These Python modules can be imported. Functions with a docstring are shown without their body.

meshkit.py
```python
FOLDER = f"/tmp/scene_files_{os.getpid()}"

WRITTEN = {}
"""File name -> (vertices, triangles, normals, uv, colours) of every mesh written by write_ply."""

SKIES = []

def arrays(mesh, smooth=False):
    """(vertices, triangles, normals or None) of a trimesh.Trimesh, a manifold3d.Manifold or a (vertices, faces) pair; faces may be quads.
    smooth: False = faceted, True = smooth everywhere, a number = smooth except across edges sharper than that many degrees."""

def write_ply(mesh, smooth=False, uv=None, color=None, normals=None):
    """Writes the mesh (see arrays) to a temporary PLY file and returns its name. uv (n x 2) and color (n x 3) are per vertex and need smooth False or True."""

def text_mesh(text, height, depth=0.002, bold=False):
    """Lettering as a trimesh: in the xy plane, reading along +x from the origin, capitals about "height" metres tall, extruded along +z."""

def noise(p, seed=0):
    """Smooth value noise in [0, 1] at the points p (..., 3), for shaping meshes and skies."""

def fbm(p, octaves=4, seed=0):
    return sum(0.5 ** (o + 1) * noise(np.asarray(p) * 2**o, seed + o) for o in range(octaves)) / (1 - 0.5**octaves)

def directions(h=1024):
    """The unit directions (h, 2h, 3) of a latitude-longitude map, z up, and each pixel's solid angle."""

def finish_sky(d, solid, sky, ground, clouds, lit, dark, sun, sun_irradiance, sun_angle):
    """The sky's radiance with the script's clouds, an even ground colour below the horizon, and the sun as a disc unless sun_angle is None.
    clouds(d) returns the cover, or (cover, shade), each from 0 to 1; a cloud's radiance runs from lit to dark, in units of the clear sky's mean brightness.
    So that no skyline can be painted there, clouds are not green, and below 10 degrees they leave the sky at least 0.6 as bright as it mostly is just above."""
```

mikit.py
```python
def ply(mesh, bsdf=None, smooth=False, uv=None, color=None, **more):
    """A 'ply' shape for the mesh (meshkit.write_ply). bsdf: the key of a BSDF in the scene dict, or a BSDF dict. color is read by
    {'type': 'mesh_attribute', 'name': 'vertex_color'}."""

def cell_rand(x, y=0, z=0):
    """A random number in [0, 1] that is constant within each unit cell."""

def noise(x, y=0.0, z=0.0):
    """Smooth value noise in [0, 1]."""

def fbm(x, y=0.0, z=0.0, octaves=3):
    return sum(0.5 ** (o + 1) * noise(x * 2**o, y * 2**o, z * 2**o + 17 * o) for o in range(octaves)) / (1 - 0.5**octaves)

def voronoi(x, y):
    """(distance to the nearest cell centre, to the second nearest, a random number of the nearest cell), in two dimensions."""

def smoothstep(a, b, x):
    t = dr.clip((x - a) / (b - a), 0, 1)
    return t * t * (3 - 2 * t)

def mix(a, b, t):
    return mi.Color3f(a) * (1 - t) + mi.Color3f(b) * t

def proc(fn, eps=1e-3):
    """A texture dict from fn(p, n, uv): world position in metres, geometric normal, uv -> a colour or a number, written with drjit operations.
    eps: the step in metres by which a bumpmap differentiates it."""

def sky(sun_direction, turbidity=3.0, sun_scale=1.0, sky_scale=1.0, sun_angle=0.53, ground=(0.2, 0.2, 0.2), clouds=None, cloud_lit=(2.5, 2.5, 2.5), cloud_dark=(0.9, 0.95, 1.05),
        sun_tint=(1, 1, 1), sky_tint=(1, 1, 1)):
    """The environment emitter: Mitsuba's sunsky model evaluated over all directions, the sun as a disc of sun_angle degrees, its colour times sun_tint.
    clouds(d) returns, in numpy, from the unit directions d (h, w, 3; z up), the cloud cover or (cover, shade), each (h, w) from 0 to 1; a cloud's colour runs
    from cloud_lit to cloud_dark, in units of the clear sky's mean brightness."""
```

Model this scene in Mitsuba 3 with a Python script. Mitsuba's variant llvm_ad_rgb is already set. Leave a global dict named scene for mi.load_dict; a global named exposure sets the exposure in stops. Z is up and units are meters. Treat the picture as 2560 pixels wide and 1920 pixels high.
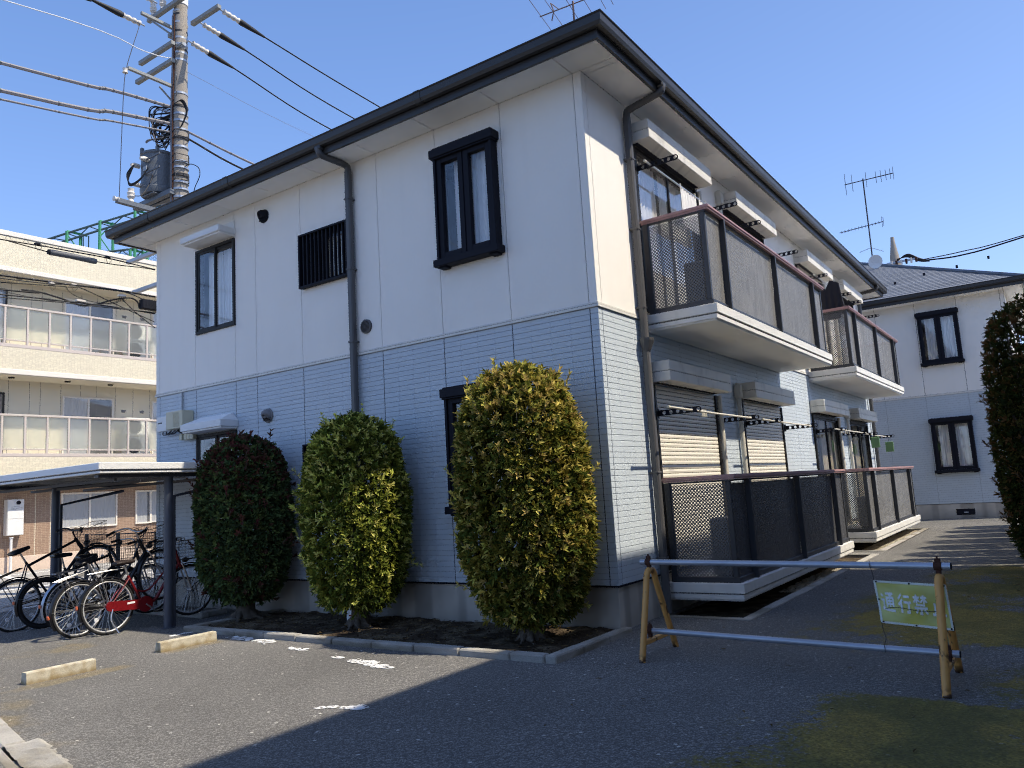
import math, random
import numpy as np, trimesh, mitsuba as mi, drjit as dr
import shapely, shapely.geometry as sg, shapely.affinity as sa
import mikit, meshkit
from mikit import proc, noise, fbm, voronoi, cell_rand, smoothstep, mix
T = mi.ScalarTransform4f
scene, labels = {}, {}
PI = math.pi

# ------------------------------------------------------------------ camera, sky, exposure
CAM = np.array([3.7574, -7.1145, 1.4288])
CR = np.array([0.8170, 0.5730, -0.0591]); CU = np.array([0.1257, -0.0777, 0.9890])
CF = np.array([-0.5620, 0.8158, 0.1365]); CF /= np.linalg.norm(CF)
scene['camera'] = {'type': 'perspective', 'fov': 2 * math.degrees(math.atan(1280 / 1957.0)), 'fov_axis': 'x',
                   'near_clip': 0.05, 'far_clip': 3000.0,
                   'to_world': T().look_at(origin=CAM.tolist(), target=(CAM + CF).tolist(), up=CU.tolist())}
SUN = (1.0, 0.25, 1.42)
scene['sky'] = mikit.sky(SUN, turbidity=3.3, sun_scale=0.62, sky_scale=1.0, ground=(0.22, 0.22, 0.21),
                         sun_tint=(0.92, 0.99, 1.06), sky_tint=(0.84, 0.83, 0.92))
exposure = 2.75

# ------------------------------------------------------------------ materials
def principled(color, rough=0.6, metallic=0.0, spec=0.5, **k):
    return {'type': 'twosided', 'bsdf': {'type': 'principled', 'base_color': color if isinstance(color, dict) else {'type': 'rgb', 'value': list(color)},
            'roughness': rough, 'metallic': metallic, 'specular': spec, **k}}
def mat(name, color, rough=0.6, metallic=0.0, spec=0.5, bump=None, bscale=0.002, eps=1e-3, **k):
    b = principled(color, rough, metallic, spec, **k)
    if bump is not None:
        b = {'type': 'twosided', 'bsdf': {'type': 'bumpmap', 'arbitrary': proc(bump, eps), 'scale': bscale, 'bsdf': b['bsdf']}}
    scene['m_' + name] = b
    return 'm_' + name
def c3(r, g, b): return mi.Color3f(r, g, b)

def f_white(p, n, uv):
    s = fbm(p.x * 1.3 + p.y * 1.1, p.z * 0.6, p.y, 3); g = noise(p.x * 60 + p.y * 60, p.z * 60, p.y * 40)
    streak = smoothstep(0.60, 0.85, noise((p.x + p.y) * 9.0, p.z * 0.35, 3.0))
    v = 0.965 + 0.06 * s - 0.014 * streak + 0.02 * (g - 0.5)
    return c3(0.82, 0.787, 0.730) * v
def b_white(p, n, uv): return noise(p.x * 90, p.y * 90, p.z * 90) + 0.5 * noise(p.x * 220, p.y * 220, p.z * 220)
WHITE = mat('white_panel', proc(f_white), 0.75, bump=b_white, bscale=0.0012, eps=2e-3)
def f_sid(p, n, uv):
    s = fbm(p.x * 1.1 + p.y, p.z * 0.8, 7.0, 3); r = noise(dr.floor(p.z / 0.0606) * 3.1, dr.floor((p.x + p.y) * 4.0) * 1.7, 2.0)
    g = noise(p.x * 70 + p.y * 70, p.z * 70, p.y * 30)
    return c3(0.500, 0.560, 0.610) * (0.92 + 0.10 * s + 0.025 * r + 0.03 * (g - 0.5))
SIDING = mat('siding', proc(f_sid), 0.6, bump=b_white, bscale=0.0010, eps=2e-3)
SIDJ = mat('siding_joint', (0.36, 0.40, 0.44), 0.85)
SEAL = mat('panel_seal', (0.075, 0.085, 0.10), 0.8)
GROOVE = mat('panel_joint', (0.16, 0.155, 0.15), 0.9)
def f_conc(p, n, uv):
    a = fbm(p.x * 3 + p.y * 3, p.z * 3, 1.0, 4); st = smoothstep(0.45, 0.8, noise((p.x + p.y) * 6.0, p.z * 0.5, 5.0))
    low = smoothstep(0.30, 0.0, p.z + 0.10 * noise((p.x + p.y) * 5.0, 1.0, 2.0))
    return c3(0.50, 0.465, 0.405) * (0.70 + 0.5 * a) * (1 - 0.30 * st) * (1 - 0.28 * low)
def b_conc(p, n, uv): return fbm(p.x * 25, p.y * 25, p.z * 25, 3)
CONC = mat('foundation', proc(f_conc), 0.9, bump=b_conc, bscale=0.004, eps=4e-3)
def f_kerb(p, n, uv):
    a = fbm(p.x * 5, p.y * 5, p.z * 5, 4); g = noise(p.x * 150, p.y * 150, p.z * 150)
    dirt = smoothstep(0.42, 0.70, fbm(p.x * 2.2, p.y * 2.2, p.z * 9, 3)) * smoothstep(0.08, 0.0, p.z - 0.035)
    return mix(c3(0.34, 0.325, 0.29), c3(0.115, 0.09, 0.045), dirt * 0.6) * (0.62 + 0.45 * a + 0.30 * (g - 0.5))
KERB = mat('kerb_concrete', proc(f_kerb), 0.95, bump=b_conc, bscale=0.004, eps=4e-3)
def f_kerbw(p, n, uv):
    a = fbm(p.x * 6, p.y * 6, p.z * 6, 4); g = noise(p.x * 170, p.y * 170, p.z * 170)
    low = smoothstep(0.055, 0.0, p.z + 0.03 * (noise(p.x * 30, p.y * 30, 2.0) - 0.5)); st = smoothstep(0.45, 0.75, noise(p.x * 20, p.y * 25, p.z * 7))
    return mix(mix(c3(0.50, 0.46, 0.36), c3(0.33, 0.26, 0.15), st * 0.6), c3(0.20, 0.13, 0.035), low * 0.7) * (0.65 + 0.4 * a + 0.35 * (g - 0.5))
STOPC = mat('stop_concrete', proc(f_kerbw), 0.95, bump=b_conc, bscale=0.006, eps=4e-3)

def f_asph(p, n, uv):
    d1, e1, r1 = voronoi(p.x * 75.0, p.y * 75.0); d2, e2, r2 = voronoi(p.x * 32.0, p.y * 32.0)
    big = fbm(p.x * 0.55, p.y * 0.55, 1.0, 4); mid = fbm(p.x * 3.1, p.y * 3.1, 4.0, 3)
    agg = 0.55 + 0.75 * r1 * smoothstep(0.62, 0.2, d1)
    agg = agg * (0.78 + 0.5 * r2 * smoothstep(0.55, 0.25, d2))
    chips = smoothstep(0.992, 0.996, r2) * smoothstep(0.42, 0.28, d2)
    base = c3(0.190, 0.184, 0.172) * agg * (0.72 + 0.40 * big + 0.18 * mid)
    base = mix(base, c3(0.42, 0.41, 0.38), chips)
    # moss and ochre film that grows on the damp side of the drive and along the stops
    mz = smoothstep(1.55, 2.7, p.x) * smoothstep(-1.35, -1.75, p.y) * smoothstep(-5.5, -3.5, p.y)
    mz = dr.maximum(mz, smoothstep(0.85, 2.1, p.x - 0.16 * p.y) * smoothstep(-0.7, 0.6, p.y) * smoothstep(6.6, 5.0, p.y) * 0.93)
    mz = dr.maximum(mz, 0.78 * smoothstep(2.9, 3.6, p.x) * smoothstep(-2.5, -1.2, p.y) * smoothstep(8.0, 4.0, p.y))
    mo = smoothstep(0.50, 0.63, fbm(p.x * 1.4, p.y * 1.4, 9.0, 5) * 0.55 + 0.22 * fbm(p.x * 9, p.y * 9, 2.0, 3) + 0.16 * noise(p.x * 60, p.y * 60, 3.0) + 0.24 * mz) * smoothstep(0.05, 0.45, mz)
    fine = 0.5 + 0.9 * noise(p.x * 90, p.y * 90, 2.0) * (0.4 + 0.9 * fbm(p.x * 14, p.y * 14, 3.0, 3))
    base = mix(base, mix(c3(0.120, 0.105, 0.018), c3(0.215, 0.160, 0.026), smoothstep(0.3, 0.7, fbm(p.x * 2.3, p.y * 2.3, 6.0, 3))) * fine, mo * 0.85)
    och = dr.maximum(smoothstep(0.20, 0.03, dr.abs(p.x + 3.90 - 0.10)) * smoothstep(0.75, 0.40, dr.abs(p.y + 3.42)),
                     0.65 * smoothstep(0.8, 0.1, dr.abs(p.x + 5.6)) * smoothstep(0.9, 0.1, dr.abs(p.y + 2.75)))
    och = dr.maximum(och, 0.55 * smoothstep(0.55, 0.05, dr.abs(p.y + 4.30 + 0.24 * (p.x + 3.0))) * smoothstep(-0.8, -1.8, p.x))
    och = dr.maximum(och, smoothstep(0.16, 0.02, dr.abs(p.x + 4.02)) * smoothstep(0.55, 0.25, dr.abs(p.y + 2.05)))
    oc = smoothstep(0.50, 0.74, fbm(p.x * 4.1, p.y * 4.1, 2.5, 4) * 0.7 + 0.40 * och) * smoothstep(0.05, 0.6, och)
    base = mix(base, c3(0.21, 0.155, 0.055) * (0.5 + 0.8 * agg), oc * 0.38)
    return base
def b_asph(p, n, uv):
    d1, e1, r1 = voronoi(p.x * 75.0, p.y * 75.0); d2, e2, r2 = voronoi(p.x * 32.0, p.y * 32.0)
    return (1 - d1) * (0.4 + r1) + 0.8 * (1 - d2) * r2 + 1.5 * fbm(p.x * 9, p.y * 9, 1.0, 2)
ASPH = mat('asphalt', proc(f_asph), 0.88, spec=0.35, bump=b_asph, bscale=0.0045, eps=3e-3)
def f_street(p, n, uv):
    return c3(0.24, 0.236, 0.225) * (0.72 + 0.4 * fbm(p.x * 0.8, p.y * 0.8, 2.0, 4) + 0.4 * (noise(p.x * 60, p.y * 60, 1.0) - 0.5))
STREET = mat('street_asphalt', proc(f_street), 0.9)
def f_soil(p, n, uv):
    a = fbm(p.x * 7, p.y * 7, p.z * 7, 4); g = noise(p.x * 120, p.y * 120, p.z * 60)
    return mix(c3(0.040, 0.030, 0.021), c3(0.115, 0.092, 0.060), smoothstep(0.40, 0.75, a)) * (0.5 + 1.0 * g)
def b_soil(p, n, uv): return fbm(p.x * 22, p.y * 22, p.z * 22, 4)
SOIL = mat('soil', proc(f_soil), 1.0, spec=0.1, bump=b_soil, bscale=0.03, eps=4e-3)
def f_paint(p, n, uv): return c3(0.62, 0.62, 0.60) * (0.75 + 0.4 * fbm(p.x * 12, p.y * 12, 1.0, 3))
PAINT = mat('road_paint', proc(f_paint), 0.8)

def f_gut(p, n, uv): return c3(0.034, 0.033, 0.033) * (0.9 + 0.2 * fbm(p.x * 0.8, p.y * 0.8, p.z * 2, 2))
GUTTER = mat('gutter', proc(f_gut), 0.38, spec=0.4)
BLACK = mat('black_frame', (0.0075, 0.0085, 0.0150), 0.6, spec=0.18)
BRONZE = mat('bronze_frame', (0.016, 0.015, 0.0145), 0.5, spec=0.3)
def f_ds(p, n, uv): return c3(0.078, 0.076, 0.077) * (0.9 + 0.2 * fbm(p.x * 2, p.y * 2, p.z * 0.8, 2))
DSPOUT = mat('downspout', proc(f_ds), 0.45)
def f_trimw(p, n, uv):
    st = smoothstep(0.5, 0.85, noise((p.x + p.y) * 17.0, p.z * 1.1, 5.0)); a = fbm(p.x * 2, p.y * 2, p.z * 5, 3)
    return c3(0.68, 0.665, 0.62) * (0.92 + 0.14 * a) * (1 - 0.07 * st)
TRIMW = mat('trim_white', proc(f_trimw), 0.5)
def f_boxd(p, n, uv):
    st = smoothstep(0.5, 0.9, fbm((p.x + p.y) * 7.0, p.z * 2.5, 5.0, 3)); a = fbm(p.x * 1.5, p.y * 1.5, p.z * 3, 3)
    return c3(0.66, 0.635, 0.575) * (0.86 + 0.2 * a) * (1 - 0.22 * st)
BOXW = mat('shutter_box', proc(f_boxd), 0.6)
def f_soff(p, n, uv): return c3(0.80, 0.785, 0.74) * (0.88 + 0.2 * fbm(p.x * 0.9, p.y * 0.9, 3.0, 3))
SOFFIT = mat('soffit', proc(f_soff), 0.8)
SHUT = mat('shutter_slat', (0.74, 0.70, 0.60), 0.5)
def f_perf_shaded(p, n, uv): return c3(0.078, 0.080, 0.088) * (0.75 + 0.5 * fbm((p.x + p.y) * 2.5, p.z * 0.9, 2.0, 4))
PERF_SHADED = mat('perforated_metal_shaded', proc(f_perf_shaded), 0.45, spec=0.6)  # darker copy of the balcony sheet metal, shade put into its colour
def f_perf_lit(p, n, uv):
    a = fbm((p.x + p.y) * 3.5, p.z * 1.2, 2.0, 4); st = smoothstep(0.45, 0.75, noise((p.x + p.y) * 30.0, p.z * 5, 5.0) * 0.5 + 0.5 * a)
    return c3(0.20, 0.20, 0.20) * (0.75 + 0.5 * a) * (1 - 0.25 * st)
PERF_LIT = mat('perforated_metal_lit', proc(f_perf_lit), 0.5, spec=0.6)  # same sheet metal with sunlight put into its colour, plus weathering streaks
POSTM = mat('balcony_post', (0.030, 0.032, 0.038), 0.45)
def f_rail(p, n, uv): return c3(0.37, 0.22, 0.215) * (0.8 + 0.4 * fbm(p.x * 4, p.y * 4, p.z * 4, 3))
RAIL = mat('handrail', proc(f_rail), 0.5)
GREYM = mat('grey_metal', (0.33, 0.35, 0.37), 0.45, metallic=0.3)
def f_galv(p, n, uv): return c3(0.40, 0.44, 0.50) * (0.65 + 0.6 * fbm(p.x * 5, p.y * 12, p.z * 12, 4))
GALV = mat('galvanised', proc(f_galv), 0.42, metallic=0.55)
DGREY = mat('dark_grey', (0.11, 0.115, 0.125), 0.5)
def f_vent(p, n, uv): return c3(0.17, 0.165, 0.17) * (0.8 + 0.4 * fbm(p.x * 9, p.y * 9, p.z * 9, 2))
VENTG = mat('vent_grey', proc(f_vent), 0.5)
INSIDE = mat('interior', (0.10, 0.10, 0.10), 0.9)
def f_curt(p, n, uv): return c3(0.74, 0.74, 0.72) * (0.85 + 0.2 * noise(p.x * 30 + p.y * 30, p.z * 0.7, 1.0))
CURT = mat('curtain', proc(f_curt), 0.9)
CURTB = mat('blind_cream', (0.62, 0.56, 0.42), 0.9)
scene['m_glass'] = {'type': 'thindielectric', 'int_ior': 1.6}
GLASS = 'm_glass'
scene['m_frost'] = {'type': 'principledthin', 'base_color': {'type': 'rgb', 'value': [0.86, 0.90, 0.87]}, 'roughness': 0.30, 'spec_trans': 0.75, 'diff_trans': 1.0, 'eta': 1.3}
FROST = 'm_frost'
CLOTHW = mat('white_cloth', (0.78, 0.78, 0.78), 0.9)
CLOTHK = mat('black_cloth', (0.012, 0.013, 0.022), 0.85)
CREAM = mat('cream_plastic', (0.55, 0.51, 0.37), 0.5)
PIPEW = mat('pipe_ivory', (0.60, 0.57, 0.49), 0.5)
PEG = mat('peg_plastic', (0.70, 0.66, 0.55), 0.5)
GREENP = mat('green_plastic', (0.20, 0.36, 0.16), 0.5)
def f_ochre(p, n, uv):
    r = smoothstep(0.62, 0.72, fbm(p.x * 21, p.y * 21, p.z * 9, 4)); lowr = smoothstep(0.09, 0.0, p.z) * smoothstep(0.3, 0.5, noise(p.x * 40, p.y * 40, p.z * 30))
    return mix(c3(0.62, 0.315, 0.085) * (0.85 + 0.25 * fbm(p.x * 6, p.y * 6, p.z * 6, 3)), c3(0.030, 0.014, 0.009), dr.maximum(r * 0.9, lowr))
OCHRE = mat('ochre_paint', proc(f_ochre), 0.5)
RUST = mat('rust', (0.055, 0.020, 0.011), 0.9)
def f_ban(p, n, uv):
    a = fbm(p.x * 9, p.y * 9, p.z * 9, 3); b = smoothstep(0.4, 0.75, fbm(p.x * 5, p.y * 5, p.z * 6 + 3.0, 3))
    return mix(c3(0.55, 0.56, 0.20), c3(0.50, 0.46, 0.07), b) * (0.8 + 0.35 * a)
BANNER = mat('banner_yellow', proc(f_ban), 0.6)
BANW = mat('banner_letter', (0.68, 0.72, 0.72), 0.6)
BANH = mat('banner_hem', (0.62, 0.66, 0.60), 0.6)
RED = mat('red_paint', (0.16, 0.006, 0.009), 0.3, spec=0.6)
BKBLK = mat('bike_black', (0.008, 0.008, 0.010), 0.35)
TYRE = mat('tyre', (0.012, 0.012, 0.013), 0.85)
CHROME = mat('chrome', (0.62, 0.62, 0.62), 0.28, metallic=0.9)
RIMW = mat('rim_silver', (0.66, 0.66, 0.66), 0.35, metallic=0.5)
WIREG = mat('wire_dark', (0.035, 0.035, 0.037), 0.5, metallic=0.3)
BROWN = mat('saddle_brown', (0.022, 0.014, 0.013), 0.6)
REFLR = mat('reflector_orange', (0.62, 0.14, 0.06), 0.3)
REFLW = mat('reflector_white', (0.72, 0.72, 0.72), 0.3)
SILVER = mat('fender_silver', (0.42, 0.47, 0.53), 0.3, metallic=0.6)
SHEDP = mat('shed_post', (0.060, 0.068, 0.090), 0.45)
SHEDW = mat('shed_white', (0.70, 0.70, 0.69), 0.45)
SHEDU = mat('shed_underside', (0.12, 0.12, 0.125), 0.8)
def brick_tex(w, h, j, a, b, jc):
    def f(p, n, uv):
        y = p.y; z = p.z; row = dr.floor(z / h); fy = y / w - dr.floor(y / w); fz = z / h - row
        k = cell_rand(dr.floor(y / w), row, 3.0); jm = dr.maximum(smoothstep(1 - j / w, 1.0, fy), smoothstep(1 - j / h, 1.0, fz))
        return mix(mix(a, b, k) * (0.92 + 0.14 * fbm(y * 0.6, z * 0.6, 1.0, 3)), jc, jm)
    return f
TILEC = mat('tile_cream', proc(brick_tex(0.085, 0.036, 0.010, c3(0.62, 0.56, 0.42), c3(0.72, 0.66, 0.50), c3(0.46, 0.42, 0.33))), 0.45)
TILEB = mat('tile_brown', proc(brick_tex(0.105, 0.050, 0.010, c3(0.25, 0.165, 0.115), c3(0.31, 0.205, 0.145), c3(0.47, 0.37, 0.28))), 0.5)
CREAMW = mat('cream_wall', (0.66, 0.60, 0.47), 0.8)
COPEW = mat('coping', (0.70, 0.65, 0.58), 0.6)
BASEP = mat('pink_base', (0.60, 0.48, 0.39), 0.85)
RAILP = mat('rail_taupe', (0.50, 0.44, 0.40), 0.5)
ACW = mat('ac_white', (0.62, 0.60, 0.55), 0.5)
AC_SHADED = mat('ac_shaded', (0.16, 0.16, 0.16), 0.6)  # pale unit case made darker, balcony shade put into the colour
CURTG = mat('net_curtain', (0.40, 0.41, 0.42), 0.9)
ACD = mat('ac_grille', (0.05, 0.05, 0.05), 0.6)
def f_pole(p, n, uv): return c3(0.30, 0.27, 0.232) * (0.85 + 0.25 * fbm(p.x * 4, p.y * 4, p.z * 0.9, 3))
POLEC = mat('pole_concrete', proc(f_pole), 0.9)
PORC = mat('porcelain', (0.62, 0.58, 0.52), 0.3)
CABLE = mat('cable_black', (0.010, 0.010, 0.012), 0.6)
CABLEG = mat('cable_grey', (0.21, 0.20, 0.21), 0.6)
TRAFO = mat('transformer_grey', (0.11, 0.125, 0.145), 0.45)
ARMG = mat('arm_grey', (0.23, 0.24, 0.235), 0.55)
NETG = mat('net_green', (0.03, 0.21, 0.10), 0.6)
NETD = mat('net_dark', (0.016, 0.045, 0.060), 0.6)
def f_roof(p, n, uv):
    return c3(0.125, 0.140, 0.165) * (0.7 + 0.35 * noise(p.x * 1.6, p.y * 1.6, dr.floor(p.z / 0.055) * 3.3) + 0.35 * fbm(p.x * 0.7, p.y * 3, p.z, 3))
ROOF = mat('roof_slate', proc(f_roof), 0.7)
DISH = mat('dish_white', (0.60, 0.62, 0.64), 0.5)
ANTM = mat('antenna_metal', (0.16, 0.10, 0.085), 0.5, metallic=0.4)
ANTD = mat('antenna_dark', (0.045, 0.045, 0.05), 0.5, metallic=0.4)
def f_bark(p, n, uv): return c3(0.115, 0.095, 0.075) * (0.5 + 0.9 * fbm(p.x * 14, p.y * 14, p.z * 6, 4))
BARK = mat('bark', proc(f_bark), 0.95, bump=b_conc, bscale=0.02, eps=4e-3)
def f_peb(p, n, uv): return mix(c3(0.36, 0.30, 0.21), c3(0.52, 0.47, 0.38), cell_rand(p.x * 25, p.y * 25, 3.0)) * (0.75 + 0.4 * noise(p.x * 60, p.y * 60, p.z * 60))
PEBB = mat('pebble', proc(f_peb), 0.8)
NWALL = mat('neighbour_wall', (0.42, 0.40, 0.37), 0.85)
for nm, dt in (('leaf', 0.55),):
    scene['m_' + nm] = {'type': 'principledthin', 'base_color': {'type': 'mesh_attribute', 'name': 'vertex_color'}, 'roughness': 0.34, 'diff_trans': dt, 'eta': 1.5}
LEAF = 'm_leaf'

# ------------------------------------------------------------------ helpers: meshes
class MB:
    """Collects faces of one mesh."""
    def __init__(s): s.v, s.f, s.n = [], [], 0
    def add(s, v, f):
        s.v.append(np.asarray(v, float)); s.f.append(np.asarray(f, int) + s.n); s.n += len(v); return s
    def get(s): return np.vstack(s.v), np.vstack(s.f)
    def box(s, lo, hi): return s.add(*box(lo, hi))
    def cbox(s, lo, hi, b=0.006): return s.add(*cbox(lo, hi, b))
    def tube(s, pts, r, n=8, caps=True): return s.add(*tube(pts, r, n, caps))
    def cyl(s, a, b, r, n=12): return s.add(*tube([a, b], r, n, True))
    def mesh(s, m): return s.add(np.array(m.vertices), np.array(m.faces))
BF = np.array([[0, 1, 3], [0, 3, 2], [4, 6, 7], [4, 7, 5], [0, 4, 5], [0, 5, 1], [2, 3, 7], [2, 7, 6], [0, 2, 6], [0, 6, 4], [1, 5, 7], [1, 7, 3]])
def box(lo, hi):
    lo, hi = np.minimum(lo, hi), np.maximum(lo, hi)
    return np.array([[(lo, hi)[x][0], (lo, hi)[y][1], (lo, hi)[z][2]] for x in (0, 1) for y in (0, 1) for z in (0, 1)], float), BF
SG = np.array([[x, y, z] for x in (-1, 1) for y in (-1, 1) for z in (-1, 1)], float)
def _cb(h, b):
    return np.vstack([SG * (np.array(h) - b * (1 - np.eye(3)[a])) for a in range(3)])
_h = trimesh.Trimesh(_cb((1, 1, 1), 0.2), process=False).convex_hull
_ix = np.array([int(np.argmin(np.linalg.norm(_cb((1, 1, 1), 0.2) - v, axis=1))) for v in _h.vertices])
CBF = _ix[_h.faces]
def cbox(lo, hi, b=0.006):
    lo, hi = np.minimum(lo, hi).astype(float), np.maximum(lo, hi).astype(float)
    b = min(b, 0.45 * float((hi - lo).min()) / 1.0)
    return _cb((hi - lo) / 2, b) + (lo + hi) / 2, CBF
def tube(pts, r, n=8, caps=True):
    p = np.asarray(pts, float); t = np.gradient(p, axis=0); t /= np.linalg.norm(t, axis=1, keepdims=True) + 1e-12
    a = np.cross(t[0], [0, 0, 1.0] if abs(t[0][2]) < 0.9 else [1.0, 0, 0]); a /= np.linalg.norm(a)
    A = []
    for k in range(len(p)):
        a = a - t[k] * (a @ t[k]); a /= np.linalg.norm(a) + 1e-12; A.append(a)
    A = np.array(A); B = np.cross(t, A); ang = np.arange(n) * 2 * PI / n
    rr = np.broadcast_to(r, (len(p),))[:, None, None]
    v = (p[:, None] + rr * (np.cos(ang)[None, :, None] * A[:, None] + np.sin(ang)[None, :, None] * B[:, None])).reshape(-1, 3)
    i, j = np.meshgrid(np.arange(len(p) - 1), np.arange(n), indexing='ij')
    q = np.stack([i * n + j, i * n + (j + 1) % n, (i + 1) * n + (j + 1) % n, (i + 1) * n + j], -1).reshape(-1, 4)
    f = np.vstack([q[:, [0, 1, 2]], q[:, [0, 2, 3]]])
    if caps:
        k = np.arange(1, n - 1); e = (len(p) - 1) * n
        f = np.vstack([f, np.stack([k * 0, k + 1, k], 1), np.stack([k * 0 + e, k + e, k + 1 + e], 1)])
    return v, f
def lathe(prof, n=20, axis='z', at=(0, 0, 0)):
    """prof: (radius, height) pairs."""
    ang = np.arange(n) * 2 * PI / n; prof = np.asarray(prof, float)
    v = np.stack([prof[:, None, 0] * np.cos(ang), prof[:, None, 0] * np.sin(ang), np.broadcast_to(prof[:, None, 1], (len(prof), n))], -1).reshape(-1, 3)
    i, j = np.meshgrid(np.arange(len(prof) - 1), np.arange(n), indexing='ij')
    q = np.stack([i * n + j, i * n + (j + 1) % n, (i + 1) * n + (j + 1) % n, (i + 1) * n + j], -1).reshape(-1, 4)
    f = np.vstack([q[:, [0, 1, 2]], q[:, [0, 2, 3]]])
    if axis == 'y': v = v[:, [1, 2, 0]]
    if axis == 'x': v = v[:, [2, 0, 1]]
    return v + np.array(at, float), f
def torus(c, ax_u, ax_v, R, r, n=40, m=8):
    c, u, v = (np.array(x, float) for x in (c, ax_u, ax_v)); w = np.cross(u, v)
    a = np.arange(n) * 2 * PI / n; b = np.arange(m) * 2 * PI / m
    d = np.cos(a)[:, None] * u + np.sin(a)[:, None] * v
    V = (c + d[:, None] * (R + r * np.cos(b))[None, :, None] + w * (r * np.sin(b))[None, :, None]).reshape(-1, 3)
    i, j = np.meshgrid(np.arange(n), np.arange(m), indexing='ij')
    q = np.stack([i * m + j, ((i + 1) % n) * m + j, ((i + 1) % n) * m + (j + 1) % m, i * m + (j + 1) % m], -1).reshape(-1, 4)
    return V, np.vstack([q[:, [0, 1, 2]], q[:, [0, 2, 3]]])
def extrude(poly, h):
    """A shapely polygon in xy, extruded along z from 0 to h."""
    parts = [trimesh.creation.extrude_polygon(g, h, engine='earcut') for g in getattr(poly, 'geoms', [poly]) if g.area > 1e-7]
    m = trimesh.util.concatenate(parts); return np.array(m.vertices), np.array(m.faces)
def xf(vf, M):
    v, f = vf; M = np.asarray(M, float)
    v = v @ M[:3, :3].T + M[:3, 3]
    return v, (f[:, ::-1] if np.linalg.det(M[:3, :3]) < 0 else f)
def frame(o, u, d, z=(0, 0, 1)):
    M = np.eye(4); M[:3, 0], M[:3, 1], M[:3, 2], M[:3, 3] = u, d, z, o; return M
FL = frame((0, 0, 0), (1, 0, 0), (0, -1, 0))        # local (along, outward, up) on the shaded side
FR = frame((0, 0, 0), (0, 1, 0), (1, 0, 0))         # the same on the sunny side
def sag(a, b, drop, n=14):
    a, b = np.array(a, float), np.array(b, float); t = np.linspace(0, 1, n)[:, None]
    return a + (b - a) * t - np.array([0, 0, 1.0]) * (4 * drop * t * (1 - t))
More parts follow.
